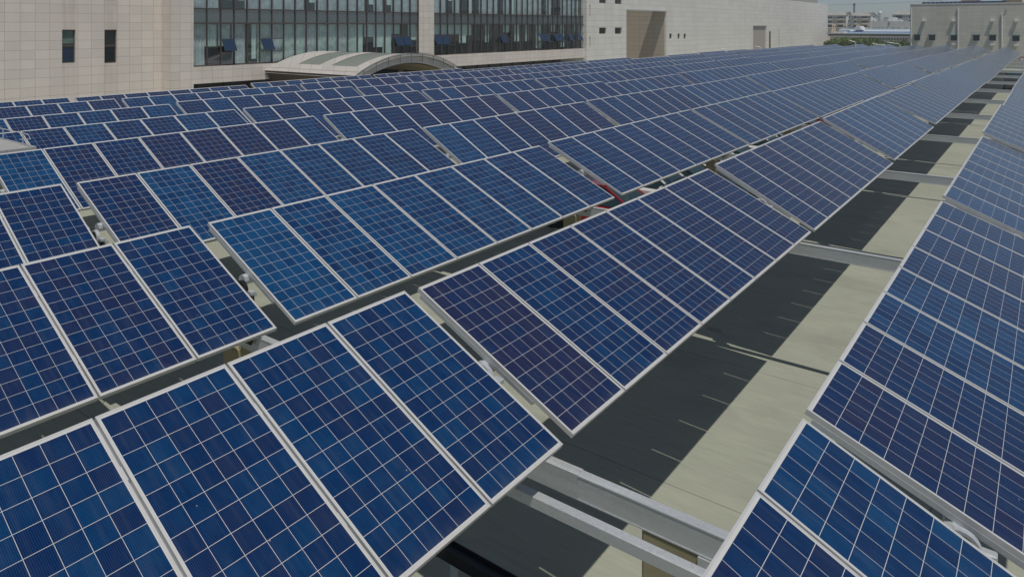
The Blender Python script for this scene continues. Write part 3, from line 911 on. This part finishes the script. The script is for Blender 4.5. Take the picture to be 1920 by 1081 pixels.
hch("portal", b, mat_tiles("tan_portal_cladding", (.52, .455, .36), (.27, .22, .17), 2.1, .62, .025, .04, stain=.35))
b = MB(); b.box(XH, XH + .07, pya, pyb, pzt - .02, pzt + .16)
hch("lintel_trim", b, PALEWALL)
b = MB(); b.quad((XH - .27, dya, GZ), (XH - .27, dyb, GZ), (XH - .27, dyb, dzt), (XH - .27, dya, dzt))
hch("shutter", b, simple("drab_shutter", (.42, .38, .32), .8, 0, .05))
for (a, c_, z0, z1) in holes:
    b = MB(); t_ = .07; xm = XH - .22
    for q in ((a, a + t_, z0, z1), (c_ - t_, c_, z0, z1), (a + t_, c_ - t_, z0, z0 + t_), (a + t_, c_ - t_, z1 - t_, z1), ((a + c_) / 2 - .03, (a + c_) / 2 + .03, z0 + t_, z1 - t_)): b.box(xm, xm + .06, *q)
    f = hch("window", b, MULL)
    b = MB(); b.quad((xm + .02, a + t_, z0 + t_), (xm + .02, c_ - t_, z0 + t_), (xm + .02, c_ - t_, z1 - t_), (xm + .02, a + t_, z1 - t_))
    put("pane", b.mesh("pane", GLASS_DARK), f)
b = MB(); p0 = H(1460, 53).y; b.tube([(XH + .1, p0, GZ), (XH + .1, p0, H(1460, 53).z)], .07, 8)
hch("drain_pipe", b, PALEWALL)
b = MB(); p0 = H(1443, 53).y; b.box(XH, XH + .1, p0 - .35, p0 + .35, GZ, H(1443, 59).z)
hch("dark_slot", b, BROWN)
q0, q1 = H(1478, 0).y, H(1545, 8).y
b = MB(); b.box(XH - 6, XH - 1.4, q0, q1, ztop_far - .3, ztop_far + 1.3)
hch("roof_housing", b, simple("grey_housing", (.36, .355, .34), .8))

# ------------------------------------------------------------------ grey warehouse at the end of the rows
YW = 137.0
def Wp(px, py): return atY(px, py, YW)
wh = empty("grey_warehouse", (0, YW, GZ))
tag(wh, "grey-tan warehouse behind the far ends of the panel rows, with drain pipes and hooded windows", "building")
def wch(name, b, mats, **k):
    o = put(name, b.mesh(name, mats, **k), wh); o.matrix_parent_inverse = Matrix.Translation((0, -YW, -GZ)); return o
xl = Wp(1706.5, 50).x; xr = 40.0; zt = Wp(1706.5, 10).z
wholes = []
for cx, cy, w_, h_ in ((1719.5, 71, 11.5, 10.5), (1747.7, 71, 12, 10), (1789, 71.5, 13, 10), (1830.6, 71.5, 12.5, 10.5), (1861, 71.5, 13, 10.5), (1905, 72.5, 13.5, 10.5)):
    wholes.append((Wp(cx - w_ / 2, 70).x, Wp(cx + w_ / 2, 70).x, Wp(cx, cy + h_ / 2).z, Wp(cx, cy - h_ / 2).z))
for xx in (6, 9.5, 14): wholes.append((xx, xx + 1.1, wholes[0][2], wholes[0][3]))
b = MB(); b.wall('Y', YW, xl, xr, GZ, zt, wholes, .25, inward=1)
b.quad((xl, YW, GZ), (xl, YW + 30, GZ), (xl, YW + 30, zt), (xl, YW, zt)); b.quad((xl, YW, zt), (xr, YW, zt), (xr, YW + 30, zt), (xl, YW + 30, zt))
wch("stone_wall", b, STONE3)
TEAL = simple("teal_hood", (.03, .16, .13), .5)
for (a, c_, z0, z1) in wholes:
    b = MB(); t_ = .06
    for q in ((a, a + t_, z0, z1), (c_ - t_, c_, z0, z1), (a + t_, c_ - t_, z0, z0 + t_), (a + t_, c_ - t_, z1 - t_, z1)):
        b.box(q[0], q[1], YW + .08, YW + .14, q[2], q[3])
    f = wch("window", b, TEAL)
    b = MB(); b.quad((a + t_, YW + .12, z0 + t_), (c_ - t_, YW + .12, z0 + t_), (c_ - t_, YW + .12, z1 - t_), (a + t_, YW + .12, z1 - t_)); put("pane", b.mesh("pane", GLASS_DARK), f)
    b = MB(); b.box(a - .1, c_ + .1, YW - .42, YW, z1 + .03, z1 + .09); put("hood", b.mesh("hood", TEAL), f)
def wpipe(pts, rr):
    b = MB(); b.tube(pts, rr, 8); wch("drain_pipe", b, simple("pale_pipe", (.66, .65, .62), .5))
for px, pt in ((1707.8, 16), (1795.5, 15.5)):
    x = Wp(px + .8, 50).x; wpipe([(x, YW - .12, GZ), (x, YW - .12, Wp(px, pt).z)], .10)
x, x2 = Wp(1878.5, 50).x, Wp(1888.5, 50).x
wpipe([(x, YW - .12, GZ), (x, YW - .12, Wp(1878, 26).z), (x2, YW - .12, Wp(1888, 16).z)], .10)
for px, py in ((1732.5, 39.5), (1788, 39.5), (1860.7, 39.5), (1905.5, 39.5), (1788, 83.5), (1860.5, 84), (1905, 85)):
    c_ = Wp(px, py); b = MB()
    b.box(c_.x - .23, c_.x + .23, YW - .44, YW, c_.z - .03, c_.z + .17); b.tube([(c_.x - .2, YW - .24, c_.z - .06), (c_.x + .2, YW - .24, c_.z - .06)], .14, 8)
    wch("wall_lamp", b, WHITEST)
b = MB(); b.box(xl - .05, xr, YW - .05, YW + .35, zt, zt + .18); wch("parapet_cap", b, STONE3)
b = MB()
b.box(-.26, .26, -.02, .02, 0, .46); ME_RP = b.mesh("roof_panel", simple("far_blue_cells", (.012, .030, .085), .2, 0, .2, 3)); b = MB(); b.box(-.2, .2, .0, .05, -.2, .1); ME_RPF = b.mesh("support", GALV)
for i in range(19):
    px = 1731 + i * 8.4
    c_ = Wp(px, 8.2)
    t = empty("rooftop_panel", (c_.x, YW + .9, zt + .17), (R(-52), 0, 0))
    tag(t, "small tilted blue solar panel in the line along the grey warehouse roof edge", "solar panel", "rooftop solar panels on the grey warehouse")
    put("cells", ME_RP, t); put("support", ME_RPF, t)
for i, (x0, x1, nm) in enumerate(((1795, 1833, "left"), (1874, 1915, "right"))):
    a, c_ = Wp(x0, 3).x, Wp(x1, 3).x
    t = empty("roof_box", ((a + c_) / 2, YW + 6, zt))
    tag(t, f"low tan rooftop box on the grey warehouse, {nm} of the two", "roof vent")
    b = MB(); w_ = (c_ - a) / 2 * 1.04; b.box(-w_ * .9, w_ * .9, -1.2, 1.2, 0, .75); put("curb", b.mesh("curb", simple("tan_box", (.34, .27, .18), .8)), t)
    b = MB(); b.box(-w_, w_, -1.4, 1.4, .75, .92); put("lid", b.mesh("lid", PALEWALL), t)
c_ = Wp(1761, 2)
t = empty("dish_antenna", (c_.x, YW + 2.0, zt)); tag(t, "small antenna frame standing on the grey warehouse roof edge", "antenna")
b = MB(); b.tube([(0, 0, 0), (0, 0, 1.1)], .06, 6); put("mast", b.mesh("mast", GALV), t)
b = MB(); b.tube([(-1.5, 0, .92), (.25, 0, .95)], .05, 6); b.tube([(-1.1, 0, .78), (.25, 0, .8)], .05, 6); b.box(-1.5, -.9, -.1, .1, .72, 1.0); put("arm", b.mesh("arm", GALV), t)

# ------------------------------------------------------------------ booth roof with rail between the left rows
t = empty("flat_roof_booth", (-13.45, 7.0, GZ))
tag(t, "flat grey booth roof with a thin handrail at the left edge between panel rows", "booth")
b = MB(); b.box(-1.6, 1.62, -2.0, 2.0, 0, .58 - GZ - .12); put("booth_wall", b.mesh("booth_wall", PALEWALL), t)
b = MB(); b.box(-1.75, 1.75, -2.1, 2.1, .58 - GZ - .118, .58 - GZ)
put("roof_slab", b.mesh("roof_slab", mat_tiles("grey_roof_pavers", (.40, .40, .385), (.3, .3, .28), .55, 3, .02, .05)), t)
b = MB(); z0 = .58 - GZ
b.tube([(-1.7, 2.0, z0 + .24), (1.6, 2.0, z0 + .24), (1.72, 2.0, z0 + .16), (1.2, 2.0, z0 + .10)], .009, 6)
for x in (-1.5, -.5, .35, 1.35): b.tube([(x, 2.0, z0), (x, 2.0, z0 + .24)], .012, 5)
put("handrail", b.mesh("handrail", GALV), t)

# ------------------------------------------------------------------ sign, street lamps
c_ = atZ(1917, 112, -.95)
t = empty("round_road_sign", (c_.x, c_.y, GZ)); tag(t, "round white road sign with red rim far down the lane", "road sign")
zc = -.95 - GZ
b = MB(); b.tube([(0, .03, 0), (0, .03, zc)], .035, 8); put("pole", b.mesh("pole", GALV), t)
b = MB(); b.tube([(0, -.01, zc), (0, .01, zc)], .30, 24); s_ = put("sign_plate", b.mesh("sign_plate", simple("sign_red", (.55, .03, .04), .4)), t)
b = MB(); b.tube([(0, -.016, zc), (0, -.011, zc)], .21, 24); put("sign_centre", b.mesh("sign_centre", simple("sign_white", (.75, .75, .74), .4)), s_)
LAMPS = [("above the trees", 1598, 78, 96, 0), ("between the dark tree tops", 1640, 83, 104, 1), ("nearest to the grey warehouse", 1668, 80.5, 108, 1),
         ("by the drab shutter", 1421, 88, 92, 0), ("between portal and drab shutter", 1355, 92.6, 80, 0)]
for nm, px, py, dist, kd in LAMPS:
    d = ray(px, py); p = Vector(CAM) + Vector(d) * dist
    t = empty("street_lamp", (p.x, p.y, GZ)); zz = p.z - GZ
    tag(t, f"small white street lamp among far panels, {nm}", "street lamp", "street lamps among the panel rows")
    L2 = .35 if kd == 0 else 1.2
    b = MB(); b.tube([(L2, L2 * .6, 0), (L2, L2 * .6, zz - .35), (L2 * .8, L2 * .5, zz - .12), (.1, .05, zz)], .05, 7); put("pole", b.mesh("pole", WHITEST), t)
    b = MB(); b.box(-.35, .30, -.12, .12, -.05, .06); put("lamp_head", b.mesh("lamp_head", WHITEST, bevel=.04), t, (.0, .0, zz), (0, R(14), R(30)))

# ------------------------------------------------------------------ trees
LEAF, nt, p = principled("leaf_foliage")
nz = noise(nt, objco(nt), .55, 3)
g2 = N(nt, "ShaderNodeNewGeometry")
c_ = mixc(nt, ramp(nt, nz, .35, .65), (.055, .105, .016), (.15, .225, .030))
c_ = mixc(nt, math_node(nt, 'MULTIPLY', g2.outputs["Random Per Island"], .5), c_, (.15, .20, .035))
nt.links.new(c_, p.inputs["Base Color"]); p.inputs["Roughness"].default_value = .6
BARK = simple("bark", (.10, .08, .06), .9)
def tree(px, pyt, dist, rad, hh, label, seed, n=4200):
    g = random.Random(seed)
    d = ray(px, pyt); p = Vector(CAM) + Vector(d) * dist
    top = p.z - GZ
    t = empty("leafy_tree", (p.x, p.y, GZ)); tag(t, label, "tree", "trees beyond the panel rows")
    cz = top - hh / 2
    blobs = [(g.uniform(-.6, .6) * rad, g.uniform(-.6, .6) * rad, cz + g.uniform(-.38, .32) * hh, g.uniform(.35, .6) * rad) for _ in range(11)]
    blobs.append((0, 0, top - .45 * rad, .45 * rad))
    b = MB()
    for _ in range(n):
        bx, by, bz_, br = g.choice(blobs)
        v = Vector((g.gauss(0, 1), g.gauss(0, 1), g.gauss(0, 1))).normalized() * br * (g.random() ** .35)
        c = Vector((bx, by, bz_)) + Vector((v.x, v.y, v.z * .75))
        a = Vector((g.gauss(0, 1), g.gauss(0, 1), g.gauss(0, 1) + .6)).normalized()
        e = a.orthogonal().normalized(); f = a.cross(e); s = g.uniform(.15, .28)
        b.quad(c + e * s, c + f * s * .6, c - e * s, c - f * s * .6)
    put("crown", b.mesh("crown", LEAF), t)
    b = MB(); b.tube([(0, 0, 0), (.08, .03, top * .35), (0, 0, top * .72)], [.2, .15, .06], 8)
    for k in range(4):
        a = k * 1.6 + g.random(); b.tube([(.05, 0, top * .4), (math.cos(a) * rad * .5, math.sin(a) * rad * .5, top * .72)], [.08, .03], 6)
    put("trunk", b.mesh("trunk", BARK), t)
TR = [(1567, 75.5, 150, 2.3, 4.0, "wide green tree against the end of the beige hall"), (1579, 72.5, 156, 2.6, 4.4, "green tree right of the wide tree, under the white sheds"),
      (1590, 72, 146, 3.3, 4.6, "broad light green tree behind the upright street lamp"), (1616, 69, 152, 3.5, 5.0, "tallest round tree in the middle of the tree line"),
      (1632, 74, 146, 3.2, 4.2, "bushy tree just right of the tallest round tree"), (1645, 77, 152, 2.8, 3.8, "low dark tree behind the slanted street lamp"),
      (1659, 80, 150, 2.4, 3.2, "smallest low tree left of the lone right tree"), (1680, 78, 150, 2.6, 3.6, "lone tree beside the grey warehouse corner")]
for i, a in enumerate(TR): tree(*a, seed=20 + i)

# ------------------------------------------------------------------ far buildings
def far_thing(name, label, cat, Y, group=None, cx=0.0, turn=0.0):
    t = empty(name, (cx, Y, GZ), (0, 0, R(turn))); tag(t, label, cat, group)
    def add(nm, b, mats, parent=None, **k):
        o = put(nm, b.mesh(nm, mats, **k), parent or t)
        if not parent: o.matrix_parent_inverse = Matrix.Translation((-cx, -Y, -GZ))
        return o
    return t, add
# blue-roofed factory
YF = 195.0
F = lambda x, y: atY(x, y, YF)
t, add = far_thing("blue_roof_factory", "long low factory with bright blue and white striped roof behind the trees", "factory", YF)
x0, x1 = F(1556, 60).x, 30
ze, zr = F(1600, 65).z, F(1600, 54).z
BLUE = simple("blue_roof_sheet", (.03, .13, .34), .5, 0, .12, .6); PBLUE = simple("pale_blue_roof_sheet", (.36, .46, .54), .5, 0, .1, .6)
WROOF = simple("white_roof_sheet", (.72, .72, .70), .5)
b = MB(); b.wall('Y', YF, x0, x1, GZ, F(1600, 68.5).z); b.quad((x0, YF, GZ), (x0, YF + 30, GZ), (x0, YF + 30, ze), (x0, YF, ze)); add("wall", b, PALEWALL)
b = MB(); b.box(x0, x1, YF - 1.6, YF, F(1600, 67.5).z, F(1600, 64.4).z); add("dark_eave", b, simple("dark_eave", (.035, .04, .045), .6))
b = MB(); b.box(x0 - .3, x1, YF - 1.9, YF + .2, F(1600, 64.3).z, F(1600, 62.6).z); add("gutter", b, simple("grey_gutter", (.33, .35, .35), .5))
zz = [F(1600, q).z for q in (62.6, 61.2, 59.3, 57.6, 54.6)]
for k_, (m_, nm) in enumerate(((PBLUE, "pale_roof_strip"), (BLUE, "blue_roof_strip"), (WROOF, "white_roof_strip"), (PBLUE, "ridge_strip"))):
    xa = F(1584, 60).x if k_ < 3 else F(1561, 60).x
    b = MB(); b.quad((xa, YF + k_ * 2.2, zz[k_]), (x1, YF + k_ * 2.2, zz[k_]), (x1, YF + (k_ + 1) * 2.2, zz[k_ + 1]), (xa, YF + (k_ + 1) * 2.2, zz[k_ + 1])); add(nm, b, m_)
for k_ in range(2):
    xa, xb_ = F(1564 + k_ * 10, 60).x, F(1572.5 + k_ * 11, 60).x
    b = MB(); b.prism([(xa, F(1600, 62.3).z), (xb_, F(1600, 62.3).z), (xb_ - .1, F(1600, 58).z), (xa + 1.1, F(1600, 57).z)], YF - .8, YF + 4); add("roof_bay", b, WROOF)
xa, xb_ = F(1593, 60).x, F(1611, 60).x; xm = F(1601, 60).x
b = MB(); b.prism([(xa, zz[4] - .3), (xb_, zz[4] - .3), (xm + .4, F(1600, 49.3).z), (xm - .3, F(1600, 49.3).z)], YF + 4, YF + 9); add("roof_gable", b, WROOF)
b = MB(); b.quad((xm + .3, YF + 3.9, F(1600, 50).z), (xm + .2, YF + 3.9, zz[4]), (xb_ - .8, YF + 3.9, zz[4])); b.quad((xa + .2, YF + 3.9, zz[4]), (xm - .8, YF + 3.9, zz[4]), (xm - 1, YF + 3.9, F(1600, 52.6).z)); add("gable_glazing", b, BLUE)
for i in range(26):
    px = 1565 + i * 5.3
    a, c_ = F(px, 70).x, F(px + 3.4, 70).x
    b = MB(); b.box(a, c_, YF - .05, YF - .004, F(1600, 74.6).z, F(1600, 71.6).z); w = add("window", b, simple("factory_frame", (.2, .24, .24), .5))
    b = MB(); b.box(a + .07, c_ - .07, YF - .07, YF - .052, F(1600, 74.6).z + .07, F(1600, 71.6).z - .07)
    put("pane", b.mesh("pane", GLASS_DARK), w); w.children[0].matrix_parent_inverse = Matrix()
# grey block
YG = 235.0
F = lambda x, y: atY(x, y, YG)
t, add = far_thing("grey_block", "plain grey block with a row of seven dark windows above the blue roof", "building", YG)
x0, x1 = F(1633.5, 50).x, 20
b = MB(); b.wall('Y', YG, x0, x1, GZ, F(1640, 40).z); b.quad((x0, YG, GZ), (x0, YG + 20, GZ), (x0, YG + 20, F(1640, 40).z), (x0, YG, F(1640, 40).z)); b.quad((x0, YG, F(1640, 40).z), (x1, YG, F(1640, 40).z), (x1, YG + 20, F(1640, 40).z), (x0, YG + 20, F(1640, 40).z)); add("wall", b, PALEWALL)
b = MB(); b.box(F(1660, 40).x, F(1684, 40).x, YG + 5, YG + 9, F(1640, 40).z, F(1640, 37.4).z); add("roof_hut", b, WROOF)
b = MB(); b.box(F(1666.5, 45).x, F(1667.8, 45).x, YG - .2, YG - .003, F(1640, 47).z, F(1640, 40.5).z); add("vent_pipe", b, simple("rust", (.25, .16, .11), .8))
for cx in (1640.3, 1648, 1656, 1664, 1675.7, 1686, 1699.5):
    w_ = 2.6 if cx > 1670 else 2.2
    a, c_ = F(cx - w_, 53).x, F(cx + w_, 53).x
    b = MB(); b.box(a, c_, YG - .08, YG - .004, F(1640, 53.8).z, F(1640, 50.2).z); w = add("window", b, WROOF)
    m_ = (a + c_) / 2
    b = MB()
    for q in ((a + .12, m_ - .06), (m_ + .06, c_ - .12)): b.box(q[0], q[1], YG - .1, YG - .081, F(1640, 53.8).z + .1, F(1640, 50.2).z - .1)
    pn = put("pane", b.mesh("pane", GLASS_DARK), w)
# apartment blocks
YP = 305.0
F = lambda x, y: atY(x, y, YP)
AW = simple("pale_bluish_wall", (.60, .63, .66), .8); AB = simple("tan_wall", (.68, .57, .42), .8); AG = simple("white_gable", (.90, .88, .84), .8); ROOF = simple("grey_tile_roof", (.36, .35, .31), .85, 0, .15, .3)
def apartment(label, xa, xg, xe, ybase_top, yeave, yridge, rows, dark, smalls):
    A, G, E_ = F(xa, 30).x, F(xg, 30).x, F(xe, 30).x
    t, add = far_thing("apartment_block", label, "apartment block", YP, "apartment blocks on the skyline", cx=(A + E_) / 2, turn=24)
    ze, zr = F(1600, yeave).z, F(1600, yridge).z
    b = MB(); b.wall('Y', YP, A, G, GZ, ze); add("wall", b, AB)
    b = MB(); b.wall('Y', YP - .05, A, G, F(1600, rows[0] + 3.2).z, ze); add("upper_wall", b, AW)
    # gable end block, turned to the right of the facade
    b = MB(); mid = (G + E_) / 2 - (E_ - G) * .05
    b.prism([(G, GZ), (E_, GZ), (E_, F(1600, yeave + 1.5).z), (mid, zr - .25), (G, F(1600, yeave + 1.5).z)], YP - .3, YP + 12); add("gable_end", b, AG)
    b = MB()
    b.quad((A - .5, YP - 1.0, ze), (G, YP - 1.0, ze), (mid, YP + 5, zr), (A - .5, YP + 5, zr))
    b.quad((G - .1, YP - .7, ze - .25), (mid, YP - .7, zr + .05), (mid, YP + 12, zr + .05), (G - .1, YP + 12, ze - .25))
    b.quad((E_ + .4, YP - .7, F(1600, yeave + 2.4).z), (mid, YP - .7, zr + .05), (mid, YP + 12, zr + .05), (E_ + .4, YP + 12, F(1600, yeave + 2.4).z))
    add("roof", b, ROOF)
    for (d0, d1) in dark:
        for yy in rows:
            a, c_ = F(d0, 30).x, F(d1, 30).x
            b = MB(); b.box(a, c_, YP - .9, YP - .06, F(1600, yy + 5.2).z, F(1600, yy + 4.0).z); bal = add("balcony", b, WROOF)
            b = MB(); b.quad((a, YP - .08, F(1600, yy + 4).z), (c_, YP - .08, F(1600, yy + 4).z), (c_, YP - .08, F(1600, yy).z), (a, YP - .08, F(1600, yy).z)); put("balcony_glass", b.mesh("balcony_glass", GLASS_DARK), bal)
    for sx in smalls:
        for yy in rows:
            b = MB(); b.box(F(sx - .8, 30).x, F(sx + .8, 30).x, YP - .12, YP - .055, F(1600, yy + 3.2).z, F(1600, yy + .8).z); add("small_window", b, GLASS_DARK)
    for yy in (31, 39, 47):
        b = MB(); b.box(mid - .2, mid + .25, YP - .36, YP - .305, F(1600, yy + 2).z, F(1600, yy).z); add("gable_window", b, GLASS_DARK)
R3 = (31.2, 39.4, 47.6)
apartment("white gabled apartment block with grey tile roof, beside the beige hall", 1545, 1586, 1599.5, 55, 28.8, 22.6, R3, [(1548, 1560), (1570, 1581.5)], [1563, 1567, 1584])
apartment("white gabled apartment block in the middle of the skyline, left of the silo", 1600, 1632, 1644, 55, 30.2, 24.2, R3, [(1600.5, 1605.5), (1615, 1626.5)], [1608.5, 1612.3, 1629])
t, add = far_thing("hip_roof_apartment", "apartment block with a hipped grey roof right of the silo", "apartment block", YP, "apartment blocks on the skyline")
b = MB(); b.wall('Y', YP, F(1673, 30).x, 40, GZ, F(1600, 28.6).z); b.quad((F(1673, 30).x, YP, GZ), (F(1673, 30).x, YP + 12, GZ), (F(1673, 30).x, YP + 12, F(1600, 28.6).z), (F(1673, 30).x, YP, F(1600, 28.6).z)); add("wall", b, AW)
b = MB(); a, c_ = F(1672, 28).x, F(1680, 21).x
z0, z1 = F(1600, 28.3).z, F(1600, 21.2).z
b.quad((a, YP - 1, z0), (42, YP - 1, z0), (42, YP + 6, z1), (c_, YP + 6, z1)); b.quad((a, YP - 1, z0), (c_, YP + 6, z1), (a, YP + 13, z0)); add("roof", b, ROOF)
for d0, d1 in ((1679.5, 1692), (1704, 1716)):
    for yy in (30, 38):
        a, c_ = F(d0, 30).x, F(d1, 30).x
        b = MB(); b.box(a, c_, YP - .9, YP - .03, F(1600, yy + 7).z, F(1600, yy + 5.4).z); bal = add("balcony", b, WROOF)
        b = MB(); b.quad((a, YP - .05, F(1600, yy + 5.3).z), (c_, YP - .05, F(1600, yy + 5.3).z), (c_, YP - .05, F(1600, yy).z), (a, YP - .05, F(1600, yy).z)); put("balcony_glass", b.mesh("balcony_glass", GLASS_DARK), bal)
for sx in (1676.5, 1695, 1699.5):
    b = MB(); b.box(F(sx - .9, 30).x, F(sx + .9, 30).x, YP - .1, YP - .004, F(1600, 33).z, F(1600, 30.4).z); add("small_window", b, GLASS_DARK)
# low white building between
t, add = far_thing("low_white_building", "low white building between the silo and the hipped roof block", "building", 290)
Fq = lambda x, y: atY(x, y, 290)
b = MB(); b.box(Fq(1655.5, 35).x, Fq(1674, 35).x, 290, 300, GZ, Fq(1660, 33).z); add("wall", b, AG)
b = MB(); b.box(Fq(1657, 35).x, Fq(1666, 35).x, 289.8, 289.99, Fq(1660, 34.6).z, Fq(1660, 33.6).z); add("window_band", b, GLASS_DARK)
# silo
c_ = atY(1650.8, 40, 262)
t = empty("white_silo", (c_.x, 262, GZ)); tag(t, "slim white ribbed silo with conical cap on the skyline", "silo")
z1, z2 = atY(1650, 24, 262).z - GZ, atY(1650, 21, 262).z - GZ
rs = (atY(1654.8, 40, 262).x - atY(1646.8, 40, 262).x) / 2
b = MB()
nrib = 26
b.tube([(0, 0, z1 * i / nrib) for i in range(nrib + 1)], [rs * (1 if i % 2 else .965) for i in range(nrib + 1)], 20); put("tank", b.mesh("tank", simple("silo_white", (.60, .63, .60), .5), smooth=False), t)
b = MB(); b.tube([(0, 0, z1), (0, 0, z2)], [rs * .96, rs * .12], 20); put("cap", b.mesh("cap", WROOF), t)
b = MB(); b.tube([(-rs - .06, -.3, 0), (-rs - .06, -.3, z1)], .09, 6); put("ladder_pipe", b.mesh("ladder_pipe", GALV), t)
# chimney
c_ = atY(1601.7, 20, 330)
t = empty("chimney_mast", (c_.x, 330, GZ)); tag(t, "thin dark chimney mast rising behind the apartment roofs", "chimney")
zz_ = atY(1601, 6.5, 330).z - GZ
b = MB(); b.tube([(0, 0, 0), (0, 0, zz_ - 1)], [.42, .30], 10); put("shaft", b.mesh("shaft", simple("mast_grey", (.16, .18, .19), .6)), t)
b = MB(); b.tube([(0, 0, zz_ - 1), (0, 0, zz_)], .42, 10); put("mast_head", b.mesh("mast_head", MATS["mast_grey"]), t)
# power line
t = empty("power_line", (-40, 260, GZ)); tag(t, "thin power line sagging across the sky above the apartment roofs", "power line")
pa, pb = atY(1500, 10.8, 260), atY(1780, 0, 260)
pts = []
for i in range(17):
    q = i / 16; v = pa.lerp(pb, q); v.z -= 1.0 * 4 * q * (1 - q) * .25; pts.append(v)
b = MB(); b.tube(pts, .035, 5)
o = put("wire", b.mesh("wire", simple("wire_grey", (.12, .13, .14), .6)), t); o.matrix_parent_inverse = Matrix.Translation((40, -260, -GZ))

# ------------------------------------------------------------------ haze
b = MB(); b.box(-570, 190, -130, 490, GZ - 1.0, 60)
hz, nt, p = principled("haze_air")
nt.nodes.remove(p)
v = nt.nodes.new("ShaderNodeVolumePrincipled")
v.inputs["Color"].default_value = (.86, .93, 1.0, 1)
v.inputs["Density"].default_value = HAZE
v.inputs["Anisotropy"].default_value = 0.2
nt.links.new(v.outputs[0], nt.nodes["Material Output"].inputs["Volume"])
o = put("haze", b.mesh("haze", hz)); o["kind"] = "stuff"
